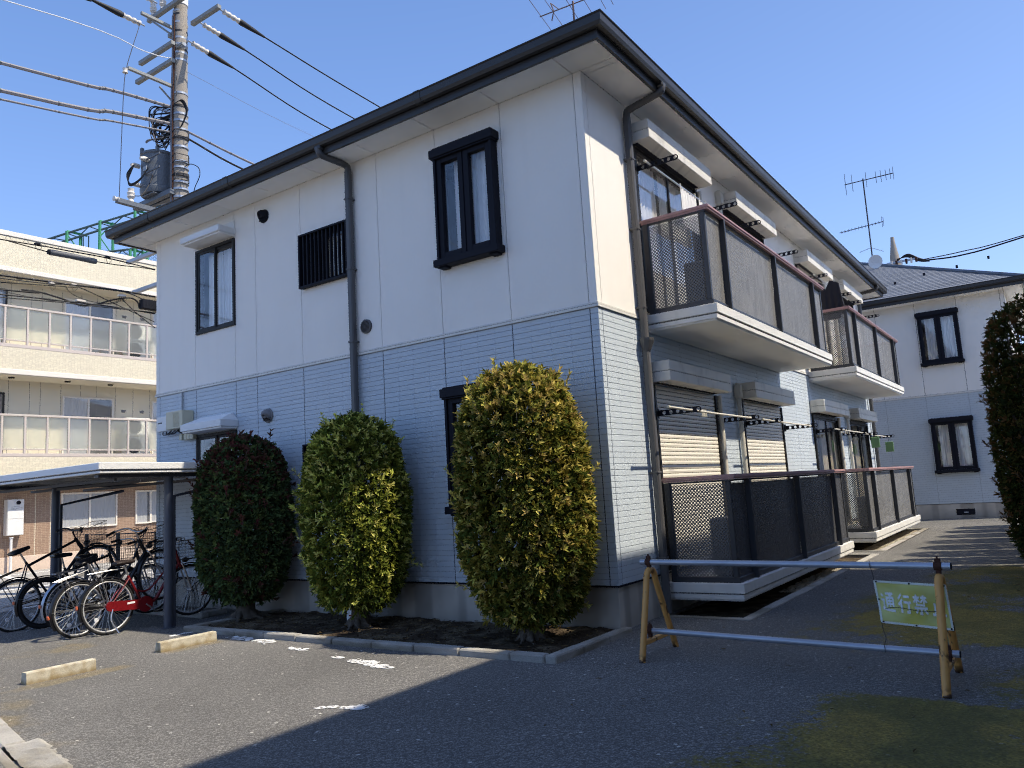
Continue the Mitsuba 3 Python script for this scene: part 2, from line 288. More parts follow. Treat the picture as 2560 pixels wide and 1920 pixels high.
def smoothline(pts, n=6):
    p = np.asarray(pts, float); out = []
    q = np.vstack([2 * p[0] - p[1], p, 2 * p[-1] - p[-2]])
    for i in range(1, len(q) - 2):
        for s in np.arange(n) / n:
            out.append(0.5 * (2 * q[i] + (q[i + 1] - q[i - 1]) * s + (2 * q[i - 1] - 5 * q[i] + 4 * q[i + 1] - q[i + 2]) * s * s + (3 * q[i] - q[i - 1] - 3 * q[i + 1] + q[i + 2]) * s ** 3))
    return np.vstack([out, p[-1:]])

# ------------------------------------------------------------------ helpers: scene entries
taken = {}
def numbered(k):
    n = taken.get(k, 0); taken[k] = n + 1
    return k if n == 0 else f'{k}_{n:03d}'
def obj(name, m, bsdf, parent=None, smooth=False, kind=None, label=None, **k):
    key = numbered(parent + '__' + name if parent else name)
    if isinstance(m, MB): m = m.get()
    scene[key] = mikit.ply(m, bsdf, smooth, **k)
    if kind or label:
        labels[key] = {}
        if kind: labels[key]['kind'] = kind
        if label: labels[key]['label'] = label
    return key
def thing(name, label, cat, group=None):
    key = numbered(name); labels[key] = {'label': label, 'category': cat}
    if group: labels[key]['group'] = group
    return key
def tag(key, label=None, cat=None, group=None, kind=None):
    d = labels.setdefault(key, {})
    for a, b in (('label', label), ('category', cat), ('group', group), ('kind', kind)):
        if b: d[a] = b
    return key
def placed(shape_key, new_key, M):
    s = dict(scene[shape_key]); s['to_world'] = T(np.asarray(M, float).tolist()); scene[new_key] = s
def copy_tree(root, M, label, group=None):
    """A copy of a thing with all its parts, moved by M."""
    base = root.rstrip('0123456789').rstrip('_') if root[-3:].isdigit() else root
    r = numbered(base); labels[r] = {**labels[root], 'label': label}
    if group: labels[r]['group'] = group
    for k in [k for k in scene if k == root or k.startswith(root + '__')]:
        nk = r + k[len(root):]; placed(k, nk, M)
        if k in labels and k != root: labels[nk] = dict(labels[k])
    return r

def ripple(u0, u1, z0, z1, d0, amp=0.02, wl=0.10, nz=4, seed=0):
    """A hanging curtain with folds, in wall coordinates (along, outward, up)."""
    rs = np.random.RandomState(seed); nu = max(12, int((u1 - u0) / wl * 8)); u = np.linspace(u0, u1, nu); z = np.linspace(z0, z1, nz)
    ph = np.cumsum(rs.uniform(0.6, 1.4, nu)) * 2 * PI / 8; a = amp * (0.6 + 0.4 * rs.rand())
    U, Z = np.meshgrid(u, z, indexing='ij'); D = d0 + a * np.sin(ph)[:, None] * (1.0 - 0.25 * (Z - z0) / (z1 - z0))
    v = np.stack([U, D, Z], -1).reshape(-1, 3); i, j = np.meshgrid(np.arange(nu - 1), np.arange(nz - 1), indexing='ij')
    q = np.stack([i * nz + j, (i + 1) * nz + j, (i + 1) * nz + j + 1, i * nz + j + 1], -1).reshape(-1, 4)
    return v, np.vstack([q[:, [0, 1, 2]], q[:, [0, 2, 3]]])
def perforated(u0, u1, z0, z1, d, p=0.038, r=0.0088, thick=0.0):
    """A sheet with a staggered grid of round holes; its ragged rim lies behind the frame members."""
    U, Z = np.arange(u0 + p / 2, u1 - p / 2 + 1e-6, p), np.arange(z0 + p / 2, z1 - p / 2 + 1e-6, p)
    a = np.stack(np.meshgrid(U, Z, indexing='ij'), -1).reshape(-1, 2)
    b = np.stack(np.meshgrid(U[:-1] + p / 2, Z[:-1] + p / 2, indexing='ij'), -1).reshape(-1, 2)
    c = np.vstack([a, b]); ang = np.arange(8) * PI / 4
    corner = np.array([[p / 2, 0], [0, p / 2], [-p / 2, 0], [0, -p / 2]]); ring = r * np.stack([np.cos(ang), np.sin(ang)], 1)
    L = np.vstack([corner, ring]); tr = []
    for k in range(4):
        k1 = (k + 1) % 4; r0, r1, r2 = 4 + 2 * k, 4 + 2 * k + 1, 4 + (2 * k + 2) % 8
        tr += [[k, k1, r1], [k, r1, r0], [k1, r2, r1]]
    tr = np.array(tr)
    def sheet(dd, flip):
        P = (c[:, None] + L[None]); v = np.stack([P[..., 0], np.full(P.shape[:2], dd), P[..., 1]], -1).reshape(-1, 3)
        f = (tr[None] + (np.arange(len(c)) * 12)[:, None, None]).reshape(-1, 3)
        return v, (f[:, ::-1] if flip else f)
    m = MB().add(*sheet(d, False))
    if thick: m.add(*sheet(d - thick, True))
    return m.get()

# ------------------------------------------------------------------ the apartment building
XL, YF, ZS, ZB, ZT = -8.20, 14.50, 0.44, 3.32, 5.925
AB = thing('apartment_building', 'two-storey corner apartment building of white panels over blue-grey brick siding, three shrubs in front', 'apartment building')
LJ = [XL, -8.10, -7.105, -6.105, -5.605, -4.605, -3.600, -3.10, -2.095, -1.098, -0.10, 0.0]
RJ = [0.0, 0.10, 1.10, 2.12, 3.13, 4.15, 5.16, 6.18, 7.19, 8.20, 9.22, 10.23, 11.25, 12.26, 13.28, 14.40, YF]
# openings (along, z): shaded side, sunny side
OL2 = [(-7.06, -6.09, 4.15, 5.49), (-4.54, -3.62, 4.39, 5.12), (-2.02, -1.16, 4.17, 5.55)]
OL1 = [(-7.06, -6.09, 1.18, 2.57), (-4.54, -3.62, 1.49, 2.21), (-2.02, -1.16, 1.26, 2.62)]
OR2 = [(1.16, 3.16, 3.42, 5.52), (4.21, 6.21, 3.42, 5.52), (8.24, 10.24, 3.42, 5.52), (11.30, 13.30, 3.42, 5.52)]
OR1 = [(a, b, 0.46, 2.56) for a, b, _, _ in OR2]
def rects(o): return shapely.union_all([sg.box(a, c, b, d) for a, b, c, d in o])
def up(vf):
    """xy-extrusion (x along, y up, z outward) to wall coordinates (along, outward, up)."""
    v, f = vf; return v[:, [0, 2, 1]], f[:, ::-1]
def wall_sheet(u0, u1, z0, z1, holes, d0, d1, M):
    v, f = up(extrude(sg.box(u0, z0, u1, z1).difference(rects(holes)) if holes else sg.box(u0, z0, u1, z1), d1 - d0))
    return xf((v + np.array([0, d0, 0]), f), M)
def build_walls(H, M, joints, o2, o1, first):
    u0, u1 = joints[0], joints[-1]
    b0_, b1_ = (u0, u1 - 0.0125) if first else (u0 + 0.0135, u1)
    k2 = obj('wall', wall_sheet(b0_, b1_, ZB, ZT, o2, -0.12, -0.012, M), GROOVE, H)
    k1 = obj('siding', wall_sheet(b0_, b1_, ZS, ZB, o1, -0.12, -0.012, M), SIDJ, H)
    for a, b in zip(joints[:-1], joints[1:]):
        g = sg.box(a + (0.004 if a != u0 else (0.0 if first else 0.011)), ZB + 0.03, b - (0.004 if b != u1 else 0), ZT).difference(rects(o2))
        for piece in getattr(g, 'geoms', [g]):
            v, f = up(extrude(piece, 0.0105)); obj('panel', xf((v + np.array([0, -0.0105, 0]), f), M), WHITE, k2)
    for j in joints[1:-1]:
        for s in getattr(sg.box(j - 0.005, ZS, j + 0.005, ZB - 0.03).difference(rects(o1)), 'geoms', [sg.box(j - 0.005, ZS, j + 0.005, ZB - 0.03).difference(rects(o1))]):
            if s.area > 1e-4: obj('seal', xf(box((s.bounds[0], -0.0118, s.bounds[1]), (s.bounds[2], -0.0095, s.bounds[3])), M), SEAL, k1)
    return k1
BRL = []          # bricks of the siding: (distance, holder, mesh)
def build_bricks(H, holder, M, joints, o1):
    hp = rects([(a - 0.004, b + 0.004, c - 0.004, d + 0.004) for a, b, c, d in o1]); ch = (ZB - 0.03 - ZS) / 47
    for a, b in zip(joints[:-1], joints[1:]):
        n = max(1, int(round((b - a) / 0.25))); w = (b - a) / n
        ga, gb = ((0.0 if joints[0] < 0 else 0.0122) if a == joints[0] else 0.0055), (0.0 if b == joints[-1] else 0.0055)
        for r in range(47):
            z0, z1 = ZS + r * ch + 0.0024, ZS + (r + 1) * ch - 0.0024
            for k in range(n):
                x0, x1 = a + k * w + (ga if k == 0 else 0.0004), a + (k + 1) * w - (gb if k == n - 1 else 0.0004)
                q = sg.box(x0, z0, x1, z1).difference(hp)
                for s in getattr(q, 'geoms', [q]):
                    if s.area < 2e-4: continue
                    l, lo, h, hi = s.bounds; m = xf(cbox((l, -0.0115, lo), (h, -0.0050, hi), 0.0022), M)
                    BRL.append((np.linalg.norm(m[0].mean(0) - CAM), holder, m))
k = build_walls(AB, FL, LJ, OL2, OL1, True); build_bricks(AB, k, FL, LJ, OL1); sidL = k
k = build_walls(AB, FR, RJ, OR2, OR1, False); build_bricks(AB, k, FR, RJ, OR1); sidR = k
BRL.sort(key=lambda t: t[0])
hid = lambda c: (c[0] > -0.02 and c[1] > 1.0) or (c[1] < 0.02 and -1.2 < c[0] < 0.0 and c[2] < 2.0 and c[0] < -0.05)
near = [t for t in BRL if not hid(t[2][0].mean(0))][:300]; ids = {id(t[2]) for t in near}
for d, hk, m in near: obj('brick', m, SIDING, hk)
for hk in (sidL, sidR):
    far = MB()
    for d, h2, m in BRL:
        if h2 == hk and id(m) not in ids: far.add(*m)
    obj('brickwork', far, SIDING, hk, kind='stuff')
# back and far walls, slabs, closing the box
m = MB(); m.box((XL, YF - 0.15, ZS), (-0.12, YF, ZT)); m.box((XL, 0.12, ZS), (XL + 0.15, YF - 0.15, ZT)); obj('rear_wall', m, WHITE, AB)
m = MB(); m.box((XL + 0.16, 0.13, 3.05), (-0.13, YF - 0.16, 3.2)); m.box((XL + 0.16, 0.13, 0.36), (-0.13, YF - 0.16, 0.43)); m.box((XL + 0.16, 4.0, 0.44), (-0.13, 4.08, 5.9)); m.box((XL + 0.16, 7.2, 0.44), (-0.13, 7.28, 5.9)); m.box((-3.0, 0.13, 0.44), (-2.92, 3.9, 5.9)); m.box((-5.4, 0.13, 0.44), (-5.32, 3.9, 5.9)); obj('inner_wall', m, INSIDE, AB)
fk = obj('foundation', MB().cbox((XL + 0.02, 0.02, -0.35), (-0.02, YF - 0.02, ZS - 0.012), 0.004), CONC, AB)
obj('drip_edge', MB().add(*xf(box((XL, -0.02, ZS - 0.014), (0.006, 0.006, ZS + 0.002)), FL)).add(*xf(box((0, -0.02, ZS - 0.014), (YF, 0.006, ZS + 0.002)), FR)), BLACK, AB)
# belt trim: two pale strips with a dark line between
for nm, z0, z1, d, mm in (('belt_trim', ZB - 0.022, ZB + 0.004, 0.014, TRIMW), ('belt_trim', ZB + 0.010, ZB + 0.026, 0.010, TRIMW), ('belt_groove', ZB + 0.004, ZB + 0.010, 0.004, GROOVE)):
    m = MB(); m.box((XL - d, -d, z0), (d, 0.0, z1)); m.box((0.0, 0.0, z0), (d, YF + d, z1)); obj(nm, m, mm, AB)
# soffit boards and eaves
EO = 0.44
sf = obj('soffit', MB().box((XL - EO, -EO, ZT + 0.014), (EO, YF + EO, ZT + 0.03)), BLACK, AB)
def board(x0, y0, x1, y1): obj('board', MB().box((x0 + 0.005, y0 + 0.004, ZT), (x1 - 0.005, y1 - 0.004, ZT + 0.013)), SOFFIT, sf)
sl = [XL - EO, XL, -7.105, -6.105, -5.105, -4.10, -3.10, -2.095, -1.098, -0.10, EO]
for a, b in zip(sl[:-1], sl[1:]): board(a, -EO, b, 0.0)
sr = [0.0, 0.10, 1.10, 2.12, 3.13, 4.15, 5.16, 6.18, 7.19, 8.20, 9.22, 10.23, 11.25, 12.26, 13.28, YF, YF + EO]
for a, b in zip(sr[:-1], sr[1:]): board(0.0, a, EO, b)
for a, b in zip(sr[:-1], sr[1:]): board(XL - EO, a, XL, b)
def ring(profile):
    """Sweeps a closed (outward, z) profile round the eaves with mitred corners."""
    P = np.asarray(profile, float); n = len(P)
    v = np.vstack([np.stack([np.where(sx > 0, P[:, 0], XL - P[:, 0]), np.where(sy < 0, -P[:, 0], YF + P[:, 0]), P[:, 1]], 1) for sx, sy in ((1, -1), (1, 1), (-1, 1), (-1, -1))])
    i, j = np.meshgrid(np.arange(4), np.arange(n), indexing='ij'); i2, j2 = (i + 1) % 4, (j + 1) % n
    q = np.stack([i * n + j, i2 * n + j, i2 * n + j2, i * n + j2], -1).reshape(-1, 4)
    return v, np.vstack([q[:, [0, 2, 1]], q[:, [0, 3, 2]]])
obj('fascia', ring([(0.435, 5.905), (0.475, 5.902), (0.478, 5.995), (0.44, 6.0)]), GUTTER, AB)
obj('gutter', ring([(0.480, 6.000), (0.500, 5.985), (0.548, 5.990), (0.566, 6.025), (0.572, 6.095), (0.584, 6.104), (0.584, 6.114), (0.560, 6.114), (0.556, 6.03), (0.49, 6.015)]), GUTTER, AB)
for px in (-7.6, -5.55, -1.9):                                           # joint sleeves of the gutter
    obj('gutter_joint', xf(MB().add(*up(extrude(sg.Polygon([(0.478, 5.980), (0.552, 5.984), (0.571, 6.022), (0.577, 6.096), (0.589, 6.103), (0.589, 6.117), (0.55, 6.117), (0.49, 6.02)]), 0.09))).get(), np.array([[0, 1, 0, px], [-1, 0, 0, 0], [0, 0, 1, 0], [0, 0, 0, 1]], float)), GUTTER, AB)
# hip roof
rx0, rx1, ry0, ry1, rz = XL - 0.50, 0.50, -0.50, YF + 0.50, 6.07; hw = (rx1 - rx0) / 2; rh = hw * 0.40
V = [(rx0, ry0, rz), (rx1, ry0, rz), (rx1, ry1, rz), (rx0, ry1, rz), (rx0 + hw, ry0 + hw, rz + rh), (rx0 + hw, ry1 - hw, rz + rh)]
obj('roof', (np.array(V, float), np.array([[0, 1, 4], [1, 2, 5], [1, 5, 4], [2, 3, 5], [3, 0, 4], [3, 4, 5], [0, 2, 1], [0, 3, 2]])), ROOF, AB)

def sash(H, M, u0, u1, z0, z1, d, bw, glass_d, fm, cur=None, curm=CURT, sill=0.0, mid=True, half=None):
    """A framed window of two leaves: frame, panes, curtains behind."""
    w = thing_part(H, 'window')
    m = MB(); t = bw
    m.cbox((u0, d - 0.07, z0), (u0 + t, d, z1), 0.004); m.cbox((u1 - t, d - 0.07, z0), (u1, d, z1), 0.004)
    m.cbox((u0 + t, d - 0.07, z1 - t), (u1 - t, d, z1), 0.004); m.cbox((u0 + t, d - 0.07, z0), (u1 - t, d, z0 + t), 0.004)
    obj('frame', xf(m.get(), M), fm, w)
    uc = (u0 + u1) / 2
    for s, (a, b) in enumerate(((u0 + t, uc + 0.018), (uc - 0.018, u1 - t))):
        dd = d - 0.012 - 0.020 * s if mid else d - 0.010; e = 0.036; l = MB()
        if not mid: a, b = (u0 + t, uc - 0.008) if s == 0 else (uc + 0.008, u1 - t); e = 0.058
        l.cbox((a, dd - 0.022, z0 + t), (a + e, dd, z1 - t), 0.003); l.cbox((b - e, dd - 0.022, z0 + t), (b, dd, z1 - t), 0.003)
        l.cbox((a + e, dd - 0.022, z1 - t - e), (b - e, dd, z1 - t), 0.003); l.cbox((a + e, dd - 0.022, z0 + t), (b - e, dd, z0 + t + e), 0.003)
        obj('sash', xf(l.get(), M), fm, w)
        g = MB(); gd = dd - 0.012
        g.add(np.array([[a + e, gd, z0 + t + e], [b - e, gd, z0 + t + e], [b - e, gd, z1 - t - e], [a + e, gd, z1 - t - e]]), np.array([[0, 1, 2], [0, 2, 3]]))
        obj('pane', xf(g.get(), M), GLASS, w)
    for a, b, cm in (cur or []):
        obj('curtain', xf(ripple(a, b, z0 + 0.06, z1 - 0.06, -0.15, 0.024, 0.09, 3, int(abs(a) * 100)), M), cm, w)
    return w
def thing_part(H, name): return numbered(H + '__' + name)

# shaded side, windows with hoods and the two black box windows
def box_window(H, M, u0, u1, z0, z1, seed=0):
    """Black casement in a deep surround with a head and a sill board."""
    w = thing_part(H, 'window'); D = 0.125
    t = 0.035
    for s0 in (u0 + 0.01, u1 - 0.01 - t): obj('surround', xf(cbox((s0, 0, z0 + 0.075), (s0 + t, D - 0.005, z1 - 0.10), 0.004), M), BLACK, w)
    m = MB(); m.cbox((u0 - 0.028, 0, z1 - 0.104), (u1 + 0.028, D + 0.028, z1), 0.006); m.cbox((u0 + 0.005, 0, z1), (u1 + 0.006, D + 0.012, z1 + 0.018), 0.005); m.cbox((u0 - 0.010, 0.0, z1 - 0.122), (u1 + 0.010, D + 0.012, z1 - 0.105), 0.004); obj('head', xf(m.get(), M), BLACK, w)
    m = MB(); m.cbox((u0 - 0.028, 0, z0), (u1 + 0.028, D + 0.028, z0 + 0.085), 0.006); m.cbox((u0 + 0.02, 0, z0 - 0.020), (u0 + 0.13, D - 0.02, z0 - 0.001), 0.004); m.cbox((u1 - 0.13, 0, z0 - 0.020), (u1 - 0.02, D - 0.02, z0 - 0.001), 0.004); obj('sill', xf(m.get(), M), BLACK, w)
    a0, a1, b0, b1 = u0 + 0.048, u1 - 0.048, z0 + 0.088, z1 - 0.108; c = (a0 + a1) / 2
    for s, (a, b) in enumerate(((a0, c - 0.010), (c + 0.010, a1))):
        e = 0.070; dd = D - 0.028; l = MB()
        l.cbox((a, 0.03, b0), (a + e, dd, b1), 0.004); l.cbox((b - e, 0.03, b0), (b, dd, b1), 0.004); l.cbox((a + e, 0.03, b1 - e), (b - e, dd, b1), 0.004); l.cbox((a + e, 0.03, b0), (b - e, dd, b0 + e * 1.1), 0.004)
        obj('sash', xf(l.get(), M), BLACK, w)
        gd = 0.055; obj('pane', xf((np.array([[a + e, gd, b0 + e], [b - e, gd, b0 + e], [b - e, gd, b1 - e], [a + e, gd, b1 - e]]), np.array([[0, 1, 2], [0, 2, 3]])), M), GLASS, w)
    obj('mullion', xf(cbox((c - 0.0098, 0.02, b0), (c + 0.0098, D - 0.04, b1), 0.003), M), BLACK, w)
    for a, b, dd in ((c - 0.10, u1 - 0.06, -0.075), (u0 + 0.17, c - 0.02, -0.10)):
        obj('curtain', xf(ripple(a, b, b0 - 0.02, b1 + 0.02, dd, 0.022, 0.10, 3, seed + int(a * 97) % 50), M), CURT, w)
    return w
box_window(AB, FL, -2.050, -1.150, 4.130, 5.590, 3)
box_window(AB, FL, -2.050, -1.150, 1.220, 2.660, 8)
sash(AB, FL, -7.070, -6.085, 4.142, 5.495, 0.030, 0.045, 0, BRONZE, [(-6.95, -6.60, CURT), (-6.56, -6.12, CURT)])
sash(AB, FL, -7.070, -6.085, 1.170, 2.575, 0.030, 0.045, 0, BRONZE, [(-6.86, -6.52, CURT), (-6.40, -6.12, CURT)])
def grille_window(z0, z1):
    w = sash(AB, FL, -4.560, -3.605, z0, z1, 0.020, 0.045, 0, BRONZE, [(-4.2, -3.7, CURTB)]); m = MB()
    a, b, D = -4.565, -3.600, 0.085
    m.cbox((a, 0.02, z0 - 0.005), (a + 0.03, D, z1 + 0.005), 0.003); m.cbox((b - 0.03, 0.02, z0 - 0.005), (b, D, z1 + 0.005), 0.003)
    m.cbox((a + 0.03, 0.024, z1 - 0.022), (b - 0.03, D, z1 + 0.005), 0.003); m.cbox((a + 0.03, 0.024, z0 - 0.005), (b - 0.03, D, z0 + 0.024), 0.003)
    g = obj('grille', xf(m.get(), FL), BLACK, w)
    for i in range(1, 12):
        u = a + 0.015 + (b - a - 0.03) * i / 12; obj_deep('bar', xf(cbox((u - 0.011, D - 0.055, z0 + 0.024), (u + 0.011, D - 0.012, z1 - 0.022), 0.003), FL), BLACK, w)
def obj_deep(name, m, b, parent): return obj(name, m, b, parent)
grille_window(4.380, 5.135); grille_window(1.480, 2.220)
# flat metal hood above, sloped one below
m = MB(); m.cbox((-7.05, 0, 5.545), (-6.068, 0.30, 5.640), 0.006); m.box((-7.035, 0, 5.640), (-6.083, 0.02, 5.76)); obj('window_hood', xf(m.get(), FL), SHEDW, AB)
obj('hood_soffit', xf(cbox((-7.03, 0.0, 5.520), (-6.088, 0.27, 5.543), 0.004), FL), SOFFIT, AB)
hv = [(-7.05, 0, 2.62), (-6.055, 0, 2.62), (-6.055, 0.30, 2.62), (-7.05, 0.30, 2.62), (-7.05, 0, 2.715), (-6.055, 0, 2.715), (-6.055, 0.30, 2.715), (-7.05, 0.30, 2.715), (-6.93, 0, 2.83), (-6.175, 0, 2.83), (-6.175, 0.03, 2.83), (-6.93, 0.03, 2.83)]
hf = [[0, 2, 1], [0, 3, 2]] + [t for a, b, c, d in ((0, 1, 5, 4), (1, 2, 6, 5), (2, 3, 7, 6), (3, 0, 4, 7), (4, 5, 9, 8), (5, 6, 10, 9), (6, 7, 11, 10), (7, 4, 8, 11)) for t in ((a, b, c), (a, c, d))] + [[8, 9, 10], [8, 10, 11]]
obj('window_hood', xf((np.array(hv, float), np.array(hf)), FL), SHEDW, AB)
obj('hood_soffit', xf(cbox((-7.03, 0.0, 2.590), (-6.075, 0.28, 2.618), 0.004), FL), SOFFIT, AB)
# vents
def hood_vent(u, z, r, M, bs, H):
    n = 20; pts, V, F = [], [], []
    for i in range(7):                                             # quarter-dome hood open at its underside
        a = i / 6 * PI / 2
        for j in range(n):
            t = j * 2 * PI / n; x, zz = r * math.cos(t) * math.cos(a * 0.93), r * math.sin(t) * math.cos(a * 0.93); V.append((u + x, 0.02 + 1.15 * r * math.sin(a) * (0.45 + 0.55 * (math.sin(t) * 0.5 + 0.5)), z + zz + 0.0))
    i, j = np.meshgrid(np.arange(6), np.arange(n), indexing='ij'); q = np.stack([i * n + j, i * n + (j + 1) % n, (i + 1) * n + (j + 1) % n, (i + 1) * n + j], -1).reshape(-1, 4)
    f = np.vstack([q[:, [0, 1, 2]], q[:, [0, 2, 3]]]); v = np.array(V)
    keep = [t for t in f if not (v[t, 2].mean() < z - 0.42 * r and v[t, 1].mean() > 0.035)]
    w = obj('hood_vent', xf((v, np.array(keep)), M), bs, H, smooth=40)
    m = MB().add(*xf(lathe([(0, 0.0), (r * 1.16, 0.0), (r * 1.16, 0.012), (r * 0.98, 0.022), (0, 0.022)], 24, 'y', (u, 0, z)), M)); obj('flange', m, bs, w, smooth=40)
    m = MB()
    for k in range(4): m.box((u - r * 0.8, 0.023, z - r * (0.85 - 0.16 * k)), (u + r * 0.8, 0.045, z - r * (0.85 - 0.16 * k) + 0.006))
    obj('louvre', xf(m.get(), M), BLACK, w)
hood_vent(-5.385, 5.655, 0.088, FL, BLACK, AB); hood_vent(-5.365, 2.705, 0.088, FL, VENTG, AB)
w = obj('round_vent', xf(lathe([(0, 0.012), (0.072, 0.012), (0.074, 0.030), (0.092, 0.024), (0.094, 0.0), (0, 0.0)], 28, 'y', (-3.362, 0, 3.652)), FL), DSPOUT, AB, smooth=40)
for i in range(9):
    z = 3.652 - 0.064 + 0.016 * i; hh = math.sqrt(max(0, 0.072 ** 2 - (z - 3.652) ** 2)) - 0.002
    obj('slat', xf(cbox((-3.362 - hh, 0.013, z - 0.0042), (-3.362 + hh, 0.030, z + 0.0042), 0.002), FL), DSPOUT, w)
# meter cabinet, conduit, small junction boxes and white panel at the left end
bx = obj('meter_box', xf(MB().cbox((-7.60, 0.0, 2.70), (-7.16, 0.20, 2.975), 0.008).cbox((-7.50, 0.02, 2.976), (-7.38, 0.12, 2.99), 0.004).get(), FL), CREAM, AB)
for k in range(6): obj('rib', xf(cbox((-7.40 + 0.03 * k, 0.2, 2.73), (-7.392 + 0.03 * k, 0.2055, 2.95), 0.001), FL), CREAM, bx)
obj('meter_panel', xf(cbox((-8.13, 0.0, 2.72), (-7.64, 0.03, 2.955), 0.004), FL), SHEDW, AB)
obj('name_strip', xf(cbox((-8.09, 0.0301, 2.845), (-7.98, 0.033, 2.868), 0.001), FL), DGREY, AB)
for a, b, z0, z1 in ((-7.42, -7.345, 2.528, 2.622), (-7.298, -7.218, 2.52, 2.618), (-7.214, -7.134, 2.52, 2.612), (-7.13, -7.05, 2.52, 2.605)): obj('junction_box', xf(cbox((a, 0.0, z0), (b, 0.09, z1), 0.008), FL), CREAM, AB)
obj('conduit', xf(tube([(-7.44, 0.018, 2.97), (-7.44, 0.018, 3.29)], 0.014, 8), FL), GREYM, AB)
m = MB()
for k in range(3): m.tube(smoothline([(-7.95 + 0.10 * k, 0.03, 2.70), (-7.90 + 0.10 * k, 0.06, 2.655), (-7.78 + 0.10 * k, 0.07, 2.65), (-7.66 + 0.1 * k, 0.06, 2.70)], 4), 0.010, 6)
m.tube(smoothline([(-7.42, 0.1, 2.70), (-7.40, 0.10, 2.66), (-7.35, 0.06, 2.63), (-7.33, 0.05, 2.61)], 4), 0.010, 6); obj('cable', xf(m.get(), FL), CABLE, AB)
# downspouts
def squaretube(pts, w):
    p = np.asarray(pts, float); v, f = tube(p, w * 0.7071, 4, True)
    return v, f
def downspout(M, u, dgut, ztop, z_elbow, zbot, w, collars, u_top, lowdark=False):
    pk = obj('downspout', xf(MB().cbox((u - w / 2, 0.025, zbot), (u + w / 2, 0.025 + w, z_elbow), 0.016).get(), M), DSPOUT, AB)
    pts = [(u, 0.025 + w / 2, z_elbow - 0.02), (u, 0.025 + w / 2 + 0.005, z_elbow + 0.03), (u + (u_top - u) * 0.3, 0.025 + w / 2 + 0.05, z_elbow + 0.075), (u + (u_top - u) * 0.85, dgut - 0.06, ztop - 0.085), (u_top, dgut - 0.005, ztop - 0.05), (u_top, dgut, ztop + 0.01)]
    obj('elbow', xf(tube(smoothline(pts, 5), w * 0.52, 10), M), DSPOUT, pk, smooth=50)
    obj('outlet', xf(cbox((u_top - w * 0.68, dgut - w * 0.6, ztop - 0.03), (u_top + w * 0.68, dgut + w * 0.45, ztop + 0.035), 0.012), M), GUTTER, pk)
    for z in collars: obj('collar', xf(cbox((u - w / 2 - 0.007, 0.0, z - 0.012), (u + w / 2 + 0.007, 0.032 + w, z + 0.012), 0.004), M), DSPOUT, pk)
    return pk
downspout(FL, -3.548, 0.52, 5.975, 5.80, 0.02, 0.085, (5.40, 4.44, 3.47, 2.45, 1.2), -3.60)
pk = downspout(FR, 0.957, 0.52, 5.975, 5.74, 0.02, 0.080, (5.20, 4.35, 3.42, 1.55, 0.62), 0.985)
obj('hopper', xf(MB().add(*tube([(0.957, 0.065, 2.93), (0.957, 0.07, 2.94), (0.957, 0.085, 3.04), (0.957, 0.085, 3.06)], [0.055, 0.058, 0.085, 0.088], 8)).get(), FR), DSPOUT, pk)
downspout(FR, 13.86, 0.52, 5.975, 5.78, 0.02, 0.080, (5.20, 3.42), 13.86)

